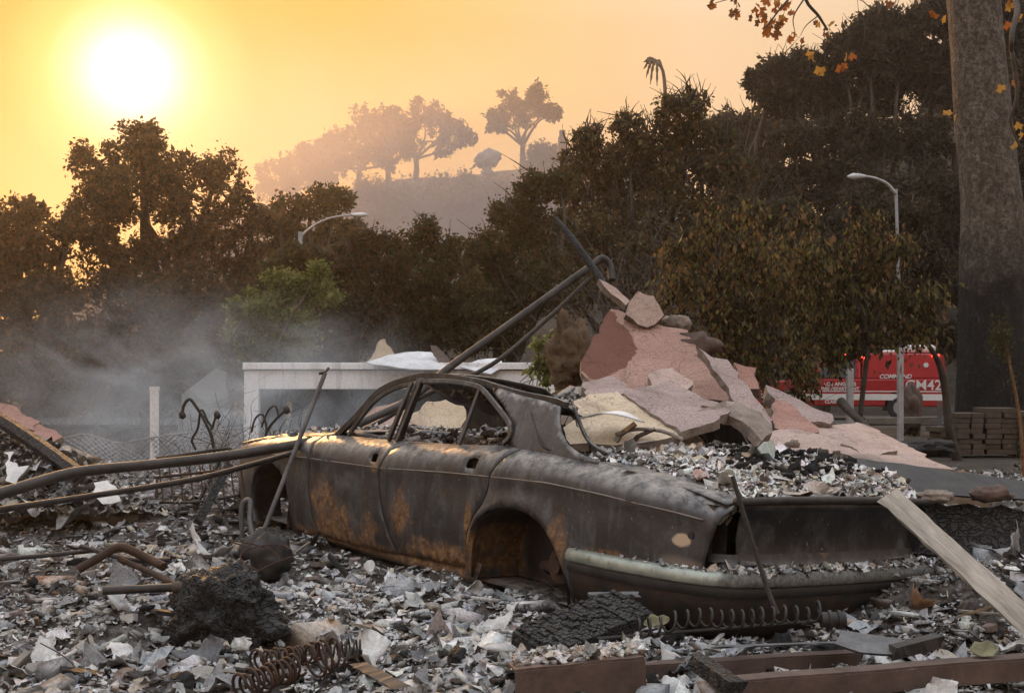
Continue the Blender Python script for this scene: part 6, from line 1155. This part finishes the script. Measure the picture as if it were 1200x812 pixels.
# ------------------------------------------------------------------ bare burnt twigs in the middle ground
def bare_shrub(c, h, w, n, label, seed, r=.008, mat='twig'):
    rng = np.random.default_rng(seed); e = empty('bare_shrub', tuple(c)); tag(e, label, 'shrub', 'bare burnt shrubs'); q = MB()
    for i in range(n):
        a = np.array([rng.normal(0, .12) * w, rng.normal(0, .12) * w, -.05]); b_ = np.array([rng.normal(0, .5) * w, rng.normal(0, .4) * w, h * rng.uniform(.5, 1)]); m_ = (a + b_) / 2 + rng.normal(0, .1, 3) * h; P = smooth_path([a, m_, b_], 4); q.tube(P, np.linspace(r, r * .35, len(P)), 4, caps=False)
        for k in range(5):
            s0 = P[rng.integers(2, len(P))]; d = np.array([rng.normal(0, .25), rng.normal(0, .2), rng.uniform(.02, .35)]) * h; q.tube(smooth_path([s0, s0 + d * .5 + rng.normal(0, .04, 3) * h, s0 + d], 3), np.linspace(r * .5, r * .2, 7), 3, caps=False)
    return q.build('twigs', mat, e)
for i, (px, py, D, h, w, n, lb) in enumerate([(262, 540, 12.5, 1.0, .7, 16, 'bare twiggy shrub before the garage post'), (320, 535, 13, 1.15, .9, 18, 'bare twiggy shrub before the garage doorway'), (380, 520, 13.5, .8, .8, 10, 'bare twiggy shrub left of the car windscreen'), (225, 520, 17, 1.5, 1.3, 20, 'bare twiggy shrub behind the white fence post'),
                                         (90, 540, 19, 2.2, 2.2, 30, 'wide bare thicket behind the left end of the fence'), (20, 540, 19, 2.3, 2.2, 28, 'bare thicket at the far left behind the fence'), (150, 540, 20, 2.0, 2.0, 26, 'bare thicket left of the white fence post'), (430, 470, 22.5, 2.3, 2.2, 34, 'tall bare shrub above the garage roof'), (360, 470, 22.5, 2.2, 2.0, 34, 'tall bare shrub below the green bush'), (620, 480, 21, 2.4, 1.6, 26, 'bare shrub behind the roof of the car'), (840, 470, 20, 3.8, 2.2, 70, 'tall bare shrub behind the leaning mauve strip'), (780, 470, 22, 4.2, 2.4, 80, 'tall bare shrub behind the tall rose slab')]):
    p = at(px, py, D); p[2] = float(terrain(np.array([p[0]]), np.array([p[1]]))[0]); bare_shrub(p, h, w, n, lb, 100 + i, .012 if D > 18 else .008)
# yellowed plant left of the tan boulder
tree('dry_plant', 'yellowed dry leafy plant left of the tan boulder', [(640, 420, 12), (632, 400, 10), (638, 440, 10), (626, 432, 8), (648, 395, 8)], 10.5, 900, .05, 'green', None, .02, 10, .3, droop=.5, cat='plant', bare=3, seed=60)

# ------------------------------------------------------------------ haze and smoke
b = NB('haze'); v = b.n('ShaderNodeVolumePrincipled'); v.inputs['Color'].default_value = (.92, .86, .84, 1); v.inputs['Density'].default_value = .0006; v.inputs['Anisotropy'].default_value = .72; b.l(v.outputs[0], b.out.inputs['Volume'])
q = MB(); q.box((-265, -45, -3), (265, 335, 48)); o = q.build('haze', 'haze'); tag(o, 'thin smoky haze hanging over the whole valley', 'haze', kind='stuff')
b = NB('ridge_smoke'); v = b.n('ShaderNodeVolumePrincipled'); v.inputs['Color'].default_value = (.90, .84, .86, 1); v.inputs['Anisotropy'].default_value = .4
k = b.blob((0, 0, 0), (46, 13, 19), .95, b.noise(.07, 3, .55, .5), .28); b.l(b.math('MULTIPLY', k, .042), v.inputs['Density']); b.l(v.outputs[0], b.out.inputs['Volume'])
q = MB(); q.box((-46, -13, -17), (46, 13, 19)); o = q.build('smoke', 'ridge_smoke'); o.location = (-14, 96, 18); tag(o, 'pale smoke drifting before the far pine ridge', 'smoke', kind='stuff')
b = NB('smoke'); v = b.n('ShaderNodeVolumePrincipled'); v.inputs['Color'].default_value = (.80, .90, 1.0, 1); v.inputs['Anisotropy'].default_value = .1
n = b.noise(.8, 6, .65, 1.6, stretch=(.7, .7, 1.2)); X, Y, Z = b.xyz(); k = b.blob((0, 0, 0), (4.6, 3.4, 2.1), .9, b.noise(.3, 2, .5), .35)
d = b.math('MULTIPLY', b.math('MULTIPLY', b.ramp(n, (.42, 0.0), (.68, 1.0)), k), .40); b.l(d, v.inputs['Density']); b.l(v.outputs[0], b.out.inputs['Volume'])
q = MB(); q.box((-4.6, -2.6, -2.0), (4.6, 3.4, 2.1)); o = q.build('smoke', 'smoke'); o.location = (-4.6, 16.6, .9); tag(o, 'bluish smoke drifting over the rubble before the garage and fence', 'smoke', kind='stuff')
